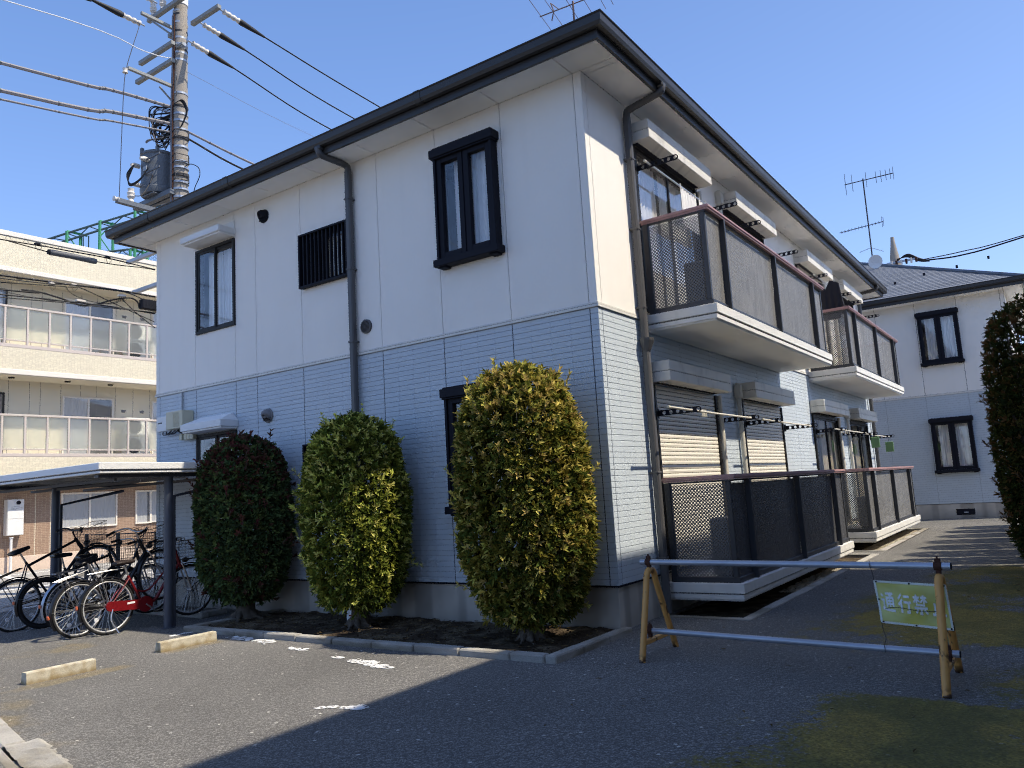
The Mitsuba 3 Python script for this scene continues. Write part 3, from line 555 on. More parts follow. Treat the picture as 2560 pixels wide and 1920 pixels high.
# ------------------------------------------------------------------ balconies
def balcony(y0, y1, zt, posts, front_m, X=0.87):
    """zt: top of the slab edge. Local axes: along y, outward x, up z (FR)."""
    b = thing_part(AB, 'balcony'); W = lambda m: xf(m.get() if isinstance(m, MB) else m, FR)
    m = MB(); m.cbox((y0, 0.0, zt - 0.105), (y1, X, zt), 0.004); obj('slab', W(m), TRIMW, b)
    m = MB(); m.box((y0 + 0.02, 0.0, zt - 0.118), (y1 - 0.02, X - 0.02, zt - 0.1055)); obj('groove', W(m), GROOVE, b)
    m = MB(); m.cbox((y0 + 0.012, 0.0, zt - 0.170), (y1 - 0.012, X - 0.014, zt - 0.1185), 0.004); obj('lip', W(m), TRIMW, b)
    s = obj('underside', W(box((y0 + 0.03, 0.0, zt - 0.1795), (y1 - 0.03, X - 0.03, zt - 0.1705))), SOFFIT, b)
    n = max(2, int(round((y1 - y0) / 1.02)))
    for k in range(n):
        a, c = y0 + 0.035 + (y1 - y0 - 0.07) * k / n, y0 + 0.035 + (y1 - y0 - 0.07) * (k + 1) / n
        obj('board', W(box((a + 0.003, 0.003, zt - 0.188), (c - 0.003, X - 0.035, zt - 0.180))), SOFFIT, s)
    zr = zt + 1.137; xs = 0.795; zb_, zp = zt + 0.06, zr - 0.065
    # tracks at the foot and under the rail
    m = MB(); m.cbox((y0 + 0.035, 0.09, zt + 0.001), (y0 + 0.075, xs + 0.03, zb_), 0.004); m.cbox((y0 + 0.0755, xs - 0.025, zt + 0.001), (y1 - 0.0755, xs + 0.03, zb_), 0.004); m.cbox((y1 - 0.075, 0.09, zt + 0.001), (y1 - 0.035, xs + 0.03, zb_), 0.004)
    obj('foot_track', W(m), POSTM, b)
    m = MB(); m.cbox((y0 + 0.035, 0.09, zp), (y0 + 0.075, xs + 0.025, zr - 0.045), 0.004); m.cbox((y0 + 0.0755, xs - 0.02, zp), (y1 - 0.0755, xs + 0.025, zr - 0.045), 0.004); m.cbox((y1 - 0.075, 0.09, zp), (y1 - 0.035, xs + 0.025, zr - 0.045), 0.004)
    obj('head_track', W(m), POSTM, b)
    m = MB(); q = [(y0 + 0.02, 0.02), (y0 + 0.02, X - 0.005), (y1 - 0.02, X - 0.005), (y1 - 0.02, 0.02), (y1 - 0.09, 0.02), (y1 - 0.09, X - 0.075), (y0 + 0.09, X - 0.075), (y0 + 0.09, 0.02)]
    v, f = extrude(sg.Polygon(q).buffer(0.004, join_style=2), 0.020); m.add(v + np.array([0, 0, zr - 0.022]), f)
    v, f = extrude(sg.Polygon(q).buffer(-0.006, join_style=2), 0.012); m.add(v + np.array([0, 0, zr - 0.0015]), f)
    v, f = extrude(sg.Polygon(q).buffer(-0.008, join_style=2), 0.022); m.add(v + np.array([0, 0, zr - 0.0445]), f); obj('handrail', W(m), RAIL, b)
    # posts: wall end, corners, bays
    for (pa, pb, xa, xb) in [(y0 + 0.030, y0 + 0.085, 0.045, 0.115), (y1 - 0.085, y1 - 0.030, 0.045, 0.115)]: obj('post', W(cbox((pa, xa, zt + 0.002), (pb, xb, zr - 0.046), 0.005)), POSTM, b)
    for p in posts: obj('post', W(cbox((p - 0.040, xs + 0.003, zt + 0.002), (p, X - 0.006, zr - 0.0455), 0.004)), POSTM, b)
    for yy in (y0 + 0.036, y1 - 0.036): obj('corner_post', W(cbox((min(yy, yy + (0.05 if yy < y1 - 1 else -0.05)), xs - 0.045, zb_), (max(yy, yy + (0.05 if yy < y1 - 1 else -0.05)), xs + 0.012, zp), 0.004)), POSTM, b)
    # perforated sheets
    obj('side_panel', side(y0 + 0.055, xs, zb_, zp), PERF_SHADED, b)
    obj('side_panel', side(y1 - 0.055, xs, zb_, zp), PERF_SHADED, b)
    ed = [y0 + 0.08] + list(posts) + [y1 - 0.08]
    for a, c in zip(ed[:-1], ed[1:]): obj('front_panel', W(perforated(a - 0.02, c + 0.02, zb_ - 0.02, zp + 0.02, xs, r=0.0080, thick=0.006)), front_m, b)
    return b
def side(y, xs, zb_, zp):
    v, f = perforated(0.10, xs - 0.015, zb_ - 0.02, zp + 0.02, 0.0, thick=0.002)
    return np.stack([v[:, 0], v[:, 1] + y, v[:, 2]], 1), f
P0 = (1.70, 3.71, 5.73)
B1 = balcony(1.14, 6.44, 3.365, P0, PERF_LIT)
B2 = balcony(8.32, 13.66, 3.365, (8.86, 10.90, 13.02), PERF_LIT)
B3 = balcony(1.14, 6.44, 0.335, P0, PERF_SHADED)
B4 = balcony(8.32, 13.66, 0.335, (8.86, 10.90, 13.02), PERF_LIT)

# ------------------------------------------------------------------ sunny side: windows, shutter boxes, pipes, laundry arms
def rbox(a, c, z, d=0.265):
    k = thing_part(AB, 'shutter_box'); m = MB()
    m.cbox((a, 0.0, z + 0.118), (c, d, z + 0.232), 0.005); obj('upper_case', xf(m.get(), FR), BOXW, k)
    obj('lower_case', xf(cbox((a, 0.0, z), (c, d + 0.004, z + 0.112), 0.005), FR), BOXW, k)
    obj('groove', xf(box((a + 0.008, 0.0, z + 0.112), (c - 0.008, d - 0.010, z + 0.118)), FR), GROOVE, k)
    obj('guide_slot', xf(box((a + 0.06, 0.03, z - 0.004), (c - 0.06, 0.09, z - 0.0005)), FR), BLACK, k)
def shutter(a, c, z0, z1):
    k = thing_part(AB, 'shutter'); n = int(round((z1 - z0) / 0.0515)); h = (z1 - z0) / n
    for g0, g1 in ((a, a + 0.045), (c - 0.045, c)): obj('guide', xf(cbox((g0, -0.05, z0), (g1, 0.035, z1), 0.004), FR), BRONZE, k)
    for i in range(n):
        z = z0 + i * h; prof = [(0.0, 0.0055), (0.009, 0.0042), (0.0125, h * 0.5), (0.009, h - 0.0045), (0.0, h - 0.0028)]
        v = np.array([[u, p[0], z + p[1]] for u in (a + 0.046, c - 0.046) for p in prof]); q = [[j, (j + 1) % 5, 5 + (j + 1) % 5, 5 + j] for j in range(5)]
        f = [t for x in q for t in ([x[0], x[2], x[1]], [x[0], x[3], x[2]])]
        obj('slat', xf((v, np.array(f)), FR), SHUT, k)
    obj('backing', xf(box((a + 0.046, -0.012, z0), (c - 0.046, -0.002, z1)), FR), GROOVE, k)
for (a, c, z0, z1), kind in zip(OR2, 'wwsw'):
    rbox(a - 0.06, c - 0.04, 5.475)
    if kind == 's': shutter(a, c, z0, z1)
    else: sash(AB, FR, a - 0.005, c + 0.005, z0, z1, 0.030, 0.055, 0, BRONZE, [(a + 0.08, a + 0.95, CURT), (a + 1.02, c - 0.08, CURT)])
for (a, c, z0, z1), kind in zip(OR1, 'ssww'):
    rbox(a - 0.06, c - 0.04, 2.575)
    if kind == 's': shutter(a, c, z0, z1)
    else: sash(AB, FR, a - 0.005, c + 0.005, z0, z1, 0.030, 0.065, 0, BRONZE, [(a + 0.10, a + 0.5, CURT), (a + 1.05, c - 0.08, CURTB)])
for y, z1, bend in ((3.225, 2.56, 0), (4.03, 2.80, 1), (10.24, 2.56, 0), (11.08, 2.80, 1), (3.20, 5.46, 0), (4.03, 5.72, 1), (10.30, 5.46, 0), (11.10, 5.72, 1)):
    zb = 0.36 if z1 < 3 else 3.38
    k = obj('air_pipe', xf(tube([(y, 0.045, zb), (y, 0.045, z1 - 0.1), (y, 0.045, z1)], 0.036, 10), FR), PIPEW, AB, smooth=50)
    if bend: obj('pipe_cover', xf(MB().cbox((y - 0.055, 0.0, z1 - 0.22), (y + 0.055, 0.10, z1 - 0.02), 0.012).get(), FR), PIPEW, k)
def arm(y, z, L=0.545):
    q = sg.LineString([(0.03, 0), (L - 0.032, 0)]).buffer(0.032, resolution=8)
    for i in range(6): q = q.difference(sg.Point(0.10 + 0.082 * i, 0).buffer(0.0225, resolution=5))
    v, f = extrude(q, 0.012); v = np.stack([v[:, 0], y + v[:, 2] - 0.006, z + v[:, 1]], 1)
    k = obj('laundry_arm', (v, f[:, ::-1]), BLACK, AB); obj('bracket', MB().cbox((0.0, y - 0.02, z - 0.06), (0.03, y + 0.02, z + 0.06), 0.004).get(), BLACK, k)
for y in (1.23, 3.28, 4.31, 6.33, 8.38, 10.45, 11.47, 13.57): arm(y, 5.187); arm(y, 2.225)

# ------------------------------------------------------------------ laundry
def rod(y0, y1, x, z, label, endc=PEG):
    k = thing('laundry_pole', label, 'laundry pole'); obj('tube', tube([(x, y0 + 0.03, z), (x, (y0 + y1) / 2, z - 0.004), (x, y1 - 0.03, z)], 0.0125, 8), CHROME if z > 4 else PIPEW, k, smooth=50)
    for y in (y0, y1 - 0.05): obj('end_cap', tube([(x, y, z), (x, y + 0.05, z)], 0.0150, 8), endc, k)
    return k
rod(0.585, 3.36, 0.43, 2.222, 'pale laundry pole on the ground-floor arms nearest the downspout', CREAM)
rod(3.78, 6.42, 0.43, 2.222, 'pale laundry pole before the second ground-floor shutter', CREAM)
rod(8.05, 10.8, 0.43, 2.224, 'pale laundry pole before the dark ground-floor window beyond the shutters')
rod(11.1, 14.0, 0.35, 2.224, 'pale laundry pole before the farthest ground-floor window')
rod(1.05, 3.6, 0.20, 5.180, 'thin metal laundry pole under the nearest upper shutter box')
rod(8.1, 11.0, 0.35, 5.172, 'laundry pole above the far upper balcony carrying a black shirt')
def peg(y, x, z, label, tilt=0.0, m0=PEG):
    k = thing('clothes_peg', label, 'clothes peg', None); m = MB()
    for s in (-1, 1): m.add(*xf(cbox((-0.006, -0.0045, -0.055), (0.006, 0.0045, 0.03), 0.002), np.array([[1, 0, 0, x], [0, math.cos(0.16 * s), -math.sin(0.16 * s), y + 0.008 * s], [0, math.sin(0.16 * s), math.cos(0.16 * s), z], [0, 0, 0, 1]])))
    obj('jaw', m, m0, k)
    return k
PG = []
for i, y in enumerate((1.55, 1.60, 1.66)): PG.append(peg(y, 0.43, 2.215, ''))
for i, y in enumerate((7.35, 7.5, 7.68, 7.8)): pass
for i, y in enumerate((8.5, 8.65, 8.85, 9.0, 9.2)): PG.append(peg(y, 0.43, 2.215, ''))
for q, k in enumerate(PG[:3]): labels[k] = {'label': ('first', 'second', 'third')[q] + ' white clothes peg from the left on the nearest ground-floor laundry pole', 'category': 'clothes peg', 'group': 'pegs on the nearest pole'}
for q, k in enumerate(PG[3:]): labels[k] = {'label': ('first', 'second', 'third', 'fourth', 'fifth')[q] + ' white clothes peg from the left on the pole before the dark ground-floor window', 'category': 'clothes peg', 'group': 'pegs on the pole beyond the shutters'}
def hung(name, y0, y1, x, z1, z0, label, cat, mm, seed):
    v, f = ripple(y0, y1, z0, z1, 0.0, 0.018, 0.09, 6, seed); v = np.stack([x + v[:, 1] * (1 + (z1 - v[:, 2])), v[:, 0], v[:, 2] - 0.012 * np.sin((v[:, 0] - y0) / (y1 - y0) * PI) * ((v[:, 2] - z0) / (z1 - z0))], 1)
    k = thing(name, label, cat); obj('fabric', (v, f[:, ::-1]), mm, k)
    for y in (y0 + 0.03, y1 - 0.03): obj('clip', cbox((x - 0.012, y - 0.006, z1 - 0.02), (x + 0.012, y + 0.006, z1 + 0.05), 0.003), PEG, k)
    return k
hung('towel', 2.08, 2.62, 0.20, 5.17, 4.66, 'white towel pegged to the upper laundry pole, largest of the wash', 'towel', CLOTHW, 4)
hung('hand_towel', 2.72, 2.98, 0.20, 5.17, 4.72, 'narrow white hand towel hanging beside the large one', 'towel', CLOTHW, 5)
hung('pillow_case', 3.06, 3.42, 0.20, 5.16, 4.74, 'white pillow case hanging at the far end of the upper wash', 'pillow case', CLOTHW, 6)
# black shirt on a hanger, facing the camera
k = thing('black_shirt', 'black long-sleeved V-neck shirt on a hanger above the far upper balcony', 'shirt')
q = sg.Polygon([(-0.24, -0.02), (-0.10, 0.05), (0.0, -0.13), (0.10, 0.05), (0.24, -0.02), (0.31, -0.60), (0.25, -0.62), (0.215, -0.25), (0.22, -0.70), (-0.22, -0.70), (-0.215, -0.25), (-0.25, -0.62), (-0.31, -0.60)])
v, f = extrude(q.buffer(0.012, resolution=3), 0.05); vv = trimesh.Trimesh(v, f, process=True); vv = vv.subdivide_to_size(0.07); v, f = np.array(vv.vertices), np.array(vv.faces)
v[:, 2] += 0.012 * np.sin(v[:, 0] * 55) * np.clip(-v[:, 1] * 2, 0, 1)
obj('body', (np.stack([0.38 + v[:, 0], 8.80 + v[:, 2], 5.10 + v[:, 1]], 1), f[:, ::-1]), CLOTHK, k)
m = MB(); m.tube([(0.14, 8.825, 5.075), (0.38, 8.825, 5.155), (0.62, 8.825, 5.075)], 0.006, 6); m.tube(smoothline([(0.38, 8.825, 5.155), (0.385, 8.825, 5.19), (0.36, 8.825, 5.20)], 3), 0.004, 6); obj('hanger', m, PEG, k)
for (y, x, z, lb) in ((11.9, 0.40, 2.10, 'green scented plate hung from the far ground-floor pole, left of two'), (13.5, 0.42, 2.02, 'green scented plate hung at the house end, right of two')):
    k = thing('hanging_plate', lb, 'hanging plate'); obj('plate', cbox((x - 0.09, y, z - 0.17), (x + 0.09, y + 0.02, z + 0.07), 0.008), GREENP, k); obj('cord', tube([(x, y + 0.01, z + 0.07), (x, y + 0.01, 2.21)], 0.004, 5), CABLE, k)
# outdoor units of air conditioners on the balconies
def ac_unit(x, y, z, label, w=0.78, h=0.55, d=0.29, faces='y'):
    k = thing('air_conditioner', label, 'air conditioner'); m = MB()
    m.cbox((x, y, z + 0.05), (x + d, y + w, z + 0.05 + h), 0.015); obj('case', m, AC_SHADED, k)
    m = MB(); m.box((x + 0.02, y + 0.05, z), (x + d - 0.02, y + 0.12, z + 0.05)); m.box((x + 0.02, y + w - 0.12, z), (x + d - 0.02, y + w - 0.05, z + 0.05)); obj('foot', m, ACD, k)
    m = MB(); cx = x + d + 0.004
    for r in (0.06, 0.11, 0.16, 0.21): m.add(*torus((cx, y + 0.3, z + 0.05 + h / 2), (0, 1, 0), (0, 0, 1), r, 0.004, 20, 5))
    obj('fan_grille', m, ACD, k)
    return k
ac_unit(0.44, 1.42, 0.336, 'outdoor unit behind the ground-floor balcony panel near the downspout', 0.8, 0.62, 0.30)
ac_unit(0.40, 1.45, 3.366, 'outdoor unit standing on the near upper balcony', 0.8, 0.55, 0.30)
ac_unit(0.40, 9.3, 0.336, 'outdoor unit behind the far ground-floor balcony panels', 0.8, 0.55, 0.30)

# ------------------------------------------------------------------ the second house at the end of the drive
H2 = thing('apartment_building', 'second white and blue-grey house with slate hip roof at the end of the drive', 'apartment building')
Y2 = 17.4; M2 = frame((0, Y2, 0), (1, 0, 0), (0, -1, 0)); X0, X1, S2, B2z, T2 = -6.3, 3.04, 0.41, 3.40, 6.04
o2, o1 = [(0.92, 1.88, 4.28, 5.68)], [(0.92, 1.88, 1.30, 2.69)]
k = obj('wall', wall_sheet(X0, X1, B2z, T2, o2, -0.12, -0.012, M2), GROOVE, H2); sk = obj('siding', wall_sheet(X0, X1, S2, B2z, o1, -0.12, -0.012, M2), SIDJ, H2)
jj = [X0, -5.35, -4.32, -3.28, -2.25, -1.21, -0.18, 0.86, 1.90, 2.94, X1]; far = MB()
for a, b in zip(jj[:-1], jj[1:]):
    g = sg.box(a + 0.006, B2z + 0.03, b - 0.006, T2).difference(rects(o2)); v, f = up(extrude(g, 0.0105)); obj('panel', xf((v + np.array([0, -0.0105, 0]), f), M2), WHITE, k)
    nb = max(1, int(round((b - a) / 0.26)))
    for r in range(48):
        for i in range(nb):
            q = sg.box(a + (b - a) * i / nb + (0.007 if i == 0 else 0.0005), S2 + r * 0.0617 + 0.0035, a + (b - a) * (i + 1) / nb - (0.007 if i == nb - 1 else 0.0005), S2 + (r + 1) * 0.0617 - 0.0035).difference(rects(o1))
            for s in getattr(q, 'geoms', [q]):
                if s.area > 2e-4: far.add(*xf(box((s.bounds[0], -0.0115, s.bounds[1]), (s.bounds[2], -0.004, s.bounds[3])), M2))
obj('brickwork', far, SIDING, sk, kind='stuff')
m = MB(); m.box((X0, Y2 + 0.13, S2), (X0 + 0.1, Y2 + 9, T2)); m.box((X1 - 0.1, Y2 + 0.125, S2), (X1, Y2 + 9, T2)); m.box((X0 + 0.1, Y2 + 8.9, S2), (X1 - 0.1, Y2 + 9, T2)); obj('side_wall', m, WHITE, H2)
obj('inner_wall', MB().box((X0 + 0.11, Y2 + 1.6, 0.42), (X1 - 0.11, Y2 + 1.7, 6.0)).box((X0 + 0.11, Y2 + 0.13, 3.1), (X1 - 0.11, Y2 + 1.59, 3.2)), INSIDE, H2)
fk = obj('foundation', MB().cbox((X0 + 0.02, Y2 + 0.02, -0.3), (X1 - 0.02, Y2 + 8.9, S2 - 0.012), 0.004), CONC, H2)
m = MB(); m.box((1.24, Y2 + 0.012, 0.10), (1.68, Y2 + 0.019, 0.26)); g = obj('floor_vent', m, BLACK, fk)
obj('plate', cbox((1.42, Y2 + 0.004, 0.15), (1.52, Y2 + 0.0115, 0.185), 0.002), GREYM, fk)
m = MB(); m.box((X0 - 0.012, Y2 - 0.014, B2z - 0.022), (X1 + 0.012, Y2, B2z + 0.024)); obj('belt_trim', m, TRIMW, H2)
sf = obj('soffit', MB().box((X0 - 0.44, Y2 - 0.44, T2 + 0.014), (X1 + 0.44, Y2 + 9.3, T2 + 0.03)), GROOVE, H2)
for a, b in zip(jj[:-1], jj[1:]): obj('board', MB().box((a + 0.004, Y2 - 0.44, T2), (b - 0.004, Y2 - 0.001, T2 + 0.013)), SOFFIT, sf)
obj('board', MB().box((X1 + 0.004, Y2 - 0.44, T2), (X1 + 0.44, Y2 + 9, T2 + 0.013)), SOFFIT, sf)
P_ = np.array([(0.435, -0.02), (0.475, -0.023), (0.478, 0.07), (0.50, 0.060), (0.548, 0.065), (0.566, 0.10), (0.572, 0.17), (0.584, 0.18), (0.584, 0.189), (0.44, 0.189)]) + np.array([0, T2])
n = len(P_); v = np.vstack([np.stack([np.where(sx > 0, X1 + P_[:, 0], X0 - P_[:, 0]), np.where(sy < 0, Y2 - P_[:, 0], Y2 + 9 + P_[:, 0]), P_[:, 1]], 1) for sx, sy in ((1, -1), (1, 1), (-1, 1), (-1, -1))])
i, j = np.meshgrid(np.arange(4), np.arange(n), indexing='ij'); q = np.stack([i * n + j, ((i + 1) % 4) * n + j, ((i + 1) % 4) * n + (j + 1) % n, i * n + (j + 1) % n], -1).reshape(-1, 4)
obj('gutter', (v, np.vstack([q[:, [0, 2, 1]], q[:, [0, 3, 2]]])), GUTTER, H2)
ax0, ax1, ay0, ay1, az = X0 - 0.5, X1 + 0.5, Y2 - 0.5, Y2 + 9.5, T2 + 0.15; hw2 = 4.9; m = MB(); nc = 34; pit = 0.50
for c in range(nc):                                              # stepped courses, front and right slopes
    t0, t1 = hw2 * c / nc, hw2 * (c + 1) / nc; z0, z1 = az + pit * t0, az + pit * t1
    for a, b in (((ax0, 1, ay0, 1), (ax1, -1, ay0, 1)), ((ax1, -1, ay0, 1), (ax1, -1, ay1, -1)), ((ax0, 1, ay1, -1), (ax0, 1, ay0, 1)), ((ax1, -1, ay1, -1), (ax0, 1, ay1, -1))):
        p = lambda e, t, z: (e[0] + e[1] * t, e[2] + e[3] * t, z)
        V = np.array([p(a, t0, z0 + 0.014), p(b, t0, z0 + 0.014), p(b, t1, z1), p(a, t1, z1), p(a, t0, z0 - 0.004), p(b, t0, z0 - 0.004)])
        m.add(V, np.array([[0, 1, 2], [0, 2, 3], [4, 5, 1], [4, 1, 0]]))
rk = obj('roof', m, ROOF, H2)
obj('hip_cap', tube([(ax1, ay0, az + 0.03), (ax1 - hw2, ay0 + hw2, az + pit * hw2 + 0.03)], 0.055, 6), ROOF, H2)
for gx, gy in ((-0.5, 1.2), (0.35, 1.35), (1.1, 1.75), (1.95, 1.95), (2.75, 2.3)):
    obj('snow_guard', MB().box((gx - 0.03, ay0 + gy, az + pit * gy), (gx + 0.03, ay0 + gy + 0.02, az + pit * gy + 0.09)), BLACK, rk)
def box_window2(z0, z1, sd):
    box_window(H2, M2, 0.89, 1.91, z0, z1, sd)
box_window2(4.225, 5.725, 30); box_window2(1.245, 2.735, 41)

# ------------------------------------------------------------------ three-storey block across the street
LBK = thing('apartment_block', 'cream tiled three-storey block with frosted glass balconies across the street', 'apartment block')
e_, n_ = np.array([0.029, 0.9996, 0]), np.array([0.9996, -0.029, 0]); MLB = frame(n_ * -20.43, e_, n_)
W = lambda m: xf(m.get() if isinstance(m, MB) else m, MLB)
UA, UB = -4.0, 15.0
m = MB(); m.box((UA, -9, 3.0), (UB, -1.00, 9.5)); obj('upper_wall', W(m), CREAMW, LBK)
gw = obj('ground_wall', W(box((UA, -9, 0.62), (UB, -0.75, 2.99))), TILEB, LBK)
obj('plinth', W(cbox((UA, -9, -0.3), (UB, -0.735, 0.435), 0.01)), BASEP, LBK); obj('brown_course', W(box((UA, -9, 0.436), (UB, -0.75, 0.619))), TILEB, LBK)
for u in (1.20, 2.03, 2.59, 3.16, 3.46, 4.05, 4.63, 5.13, 5.73, 6.32, 6.9, 7.5):
    for z0, z1 in ((3.25, 5.6), (6.35, 8.5)): obj('wall_joint', W(box((u - 0.006, -1.002, z0), (u + 0.006, -0.997, z1))), GROOVE, LBK)
for u in (3.30, 3.72): obj('wall_joint', W(box((u - 0.008, -0.752, 0.44), (u + 0.008, -0.747, 2.4))), CREAMW, LBK)
for nm, z0, z1, d, mm in (('tile_band', 8.71, 9.62, 0, TILEC), ('tile_band', 5.74, 6.36, 0, TILEC), ('tile_band', 2.61, 3.23, 0, TILEC)): obj(nm, W(box((UA, -1.6, z0), (UB, d, z1))), mm, LBK)
for z0, z1, d in ((9.625, 9.77, 0.03), (8.575, 8.705, 0.025), (5.585, 5.735, 0.025), (2.455, 2.605, 0.025)): obj('coping', W(cbox((UA, -1.6, z0), (UB, d, z1), 0.01)), COPEW, LBK)
obj('coping_line', W(box((UA, -0.5, 9.615), (UB, 0.012, 9.6245))), GROOVE, LBK)
for z in (8.56, 5.57, 2.44): s = obj('balcony_soffit', W(box((UA, -1.6, z), (UB, -0.02, z + 0.014))), CREAMW, LBK)
for u, z in ((2.6, 8.53), (2.45, 5.54), (4.0, 5.54), (5.3, 5.54)): obj('downlight', W(lathe([(0, 0), (0.085, 0), (0.085, 0.028), (0, 0.028)], 16, 'z', (u, -0.45, z))), BRONZE, LBK)
for zb_, zt_ in ((6.365, 7.54), (3.235, 4.40)):
    k = thing_part(LBK, 'balustrade')
    obj('foot_rail', W(cbox((UA, -0.10, zb_), (UB, 0.004, zb_ + 0.10), 0.006)), RAILP, k); obj('top_rail', W(cbox((UA, -0.09, zt_ - 0.012), (UB, 0.0, zt_ + 0.05), 0.01)), RAILP, k)
    obj('low_rail', W(cbox((UA, -0.065, zb_ + 0.20), (UB, -0.025, zb_ + 0.235), 0.004)), RAILP, k)
    for i in range(-4, 15):
        u = 2.08 + 0.597 * i; obj('post', W(cbox((u - 0.028, -0.07, zb_ + 0.101), (u + 0.028, -0.005, zt_ - 0.013), 0.005)), RAILP, k)
        if -3 <= i < 12: obj('pane', W((np.array([[u + 0.03, -0.045, zb_ + 0.236], [u + 0.567, -0.045, zb_ + 0.236], [u + 0.567, -0.045, zt_ - 0.013], [u + 0.03, -0.045, zt_ - 0.013]]), np.array([[0, 1, 2], [0, 2, 3]]))), FROST, k)
def far_window(H, M, u0, u1, z0, z1, d, fm=COPEW, sd=0, leaf=2):
    w = thing_part(H, 'window'); m = MB(); t = 0.05
    m.cbox((u0, d - 0.02, z0), (u0 + t, d + 0.05, z1), 0.004); m.cbox((u1 - t, d - 0.02, z0), (u1, d + 0.05, z1), 0.004); m.cbox((u0 + t, d - 0.02, z1 - t), (u1 - t, d + 0.05, z1), 0.004); m.cbox((u0 + t, d - 0.02, z0), (u1 - t, d + 0.06, z0 + t), 0.004)
    obj('frame', xf(m.get(), M), fm, w); c = (u0 + u1) / 2
    if leaf == 2: obj('mullion', xf(cbox((c - 0.03, d - 0.01, z0 + t), (c + 0.03, d + 0.045, z1 - t), 0.004), M), fm, w)
    for a, b in (((u0 + t, c - 0.031), (c + 0.031, u1 - t)) if leaf == 2 else ((u0 + t, u1 - t),)):
        obj('pane', xf((np.array([[a, d + 0.035, z0 + t], [b, d + 0.035, z0 + t], [b, d + 0.035, z1 - t], [a, d + 0.035, z1 - t]]), np.array([[0, 1, 2], [0, 2, 3]])), M), GLASS, w)
        if not (H == LBK and d < -0.9 and a > c and sd != 5): obj('curtain', xf(ripple(a + 0.01, b - (0.01 if sd % 2 == 0 else 0.08), z0 + t, z1 - t, d + 0.014, 0.008, 0.10, 3, sd + int(a * 31) % 17), M), CURTG, w)
    obj('room', xf(box((u0 + t, d - 0.002, z0 + t), (u1 - t, d + 0.003, z1 - t)), M), INSIDE, w)
for z0, z1 in ((6.42, 8.30), (3.28, 5.19)):
    far_window(LBK, MLB, 4.09, 5.66, z0, z1, -1.00, sd=2); far_window(LBK, MLB, 6.95, 8.5, z0, z1, -1.00, sd=3); far_window(LBK, MLB, 0.4, 2.48, z0, z1, -1.00, BRONZE, 5)
far_window(LBK, MLB, 4.0, 5.69, 1.12, 2.20, -0.75, sd=4); far_window(LBK, MLB, 6.28, 7.3, 1.12, 2.20, -0.75, sd=7)
for u, z in ((6.0, 8.02), (6.62, 8.02), (6.0, 4.85), (6.62, 4.85)):
    hood = MB().add(*tube([(u, -1.00, z), (u, -1.06, z - 0.01), (u, -1.02, z - 0.10)], [0.085, 0.088, 0.07], 10)); obj('vent_hood', W(hood), VENTG, LBK, smooth=50)
for i, (z, txt) in enumerate(((6.42, 'upper'), (3.29, 'lower'))):
    for q in (0, 1):
        k = thing('air_conditioner', ('top' if q else 'bottom') + f' unit of the stacked pair behind frosted glass on the {txt} balcony across the street', 'air conditioner')
        obj('case', W(cbox((5.80, -0.72, z + 0.04 + 0.62 * q), (6.60, -0.40, z + 0.62 + 0.62 * q), 0.02)), ACW, k); obj('fan_grille', W(lathe([(0, 0.0), (0.25, 0.0), (0.25, 0.008), (0, 0.008)], 24, 'y', (6.05, -0.398, z + 0.34 + 0.62 * q))), ACD, k)
# wall cabinet with its supply pipe
k = thing('utility_cabinet', 'white heater cabinet on the brown tiled wall across the street', 'utility cabinet')
obj('case', W(cbox((2.46, -0.745, 1.04), (2.90, -0.50, 2.06), 0.012)), ACW, k)
obj('door', W(cbox((2.475, -0.4995, 1.05), (2.885, -0.488, 1.50), 0.004)), SHEDW, k); obj('door', W(cbox((2.475, -0.4995, 1.512), (2.885, -0.488, 2.05), 0.004)), SHEDW, k)
obj('flue', W(lathe([(0, 0), (0.055, 0), (0.055, 0.03), (0.03, 0.035), (0, 0.01)], 18, 'y', (2.74, -0.488, 1.96))), BLACK, k)
for i, (a, b) in enumerate(((1.84, 0.22), (1.80, 0.3), (1.76, 0.14))): obj('print_line', W(box((2.55, -0.4879, a), (2.55 + b, -0.487, a + 0.012))), GREYM, k)
k = thing('supply_pipe', 'white supply pipe standing below the heater cabinet', 'pipe'); obj('tube', W(tube([(2.60, -0.55, 0.0), (2.60, -0.55, 0.97)], 0.035, 10)), SHEDW, k); obj('cap', W(lathe([(0, 0.97), (0.055, 0.97), (0.055, 1.0), (0, 1.0)], 14, 'z', (2.60, -0.55, 0))), SHEDW, k)

# ------------------------------------------------------------------ the house beside the drive whose shade falls across it (right of the frame)
NB = thing('neighbour_building', 'grey house right of the drive, its shade lying over the forecourt', 'house')
EX, EZ, NY0, NY1 = 4.60, 7.30, -13.0, 6.72
m = MB(); m.box((EX + 0.55, NY0 + 0.5, 0.0), (EX + 8.0, NY1 - 0.5, EZ - 0.10)); nk = obj('wall', m, NWALL, NB)
for yy in (-10.5, -7.5, -4.0, -1.0, 2.5):
    for zz in (1.0, 4.2):
        w = obj('window', MB().cbox((EX + 0.52, yy, zz), (EX + 0.548, yy + 1.5, zz + 1.2), 0.004), BRONZE, NB); obj('pane', MB().box((EX + 0.515, yy + 0.06, zz + 0.06), (EX + 0.519, yy + 1.44, zz + 1.14)), INSIDE, w)
m = MB(); m.cbox((EX, NY0, EZ - 0.10), (EX + 8.6, NY1, EZ), 0.01); obj('eave', m, GUTTER, NB)
V = [(EX + 0.02, NY0, EZ + 0.002), (EX + 8.58, NY0, EZ + 0.002), (EX + 8.58, NY1, EZ + 0.002), (EX + 0.02, NY1, EZ + 0.002), (EX + 4.3, NY0 + 4.3, EZ + 1.7), (EX + 4.3, NY1 - 4.3, EZ + 1.7)]
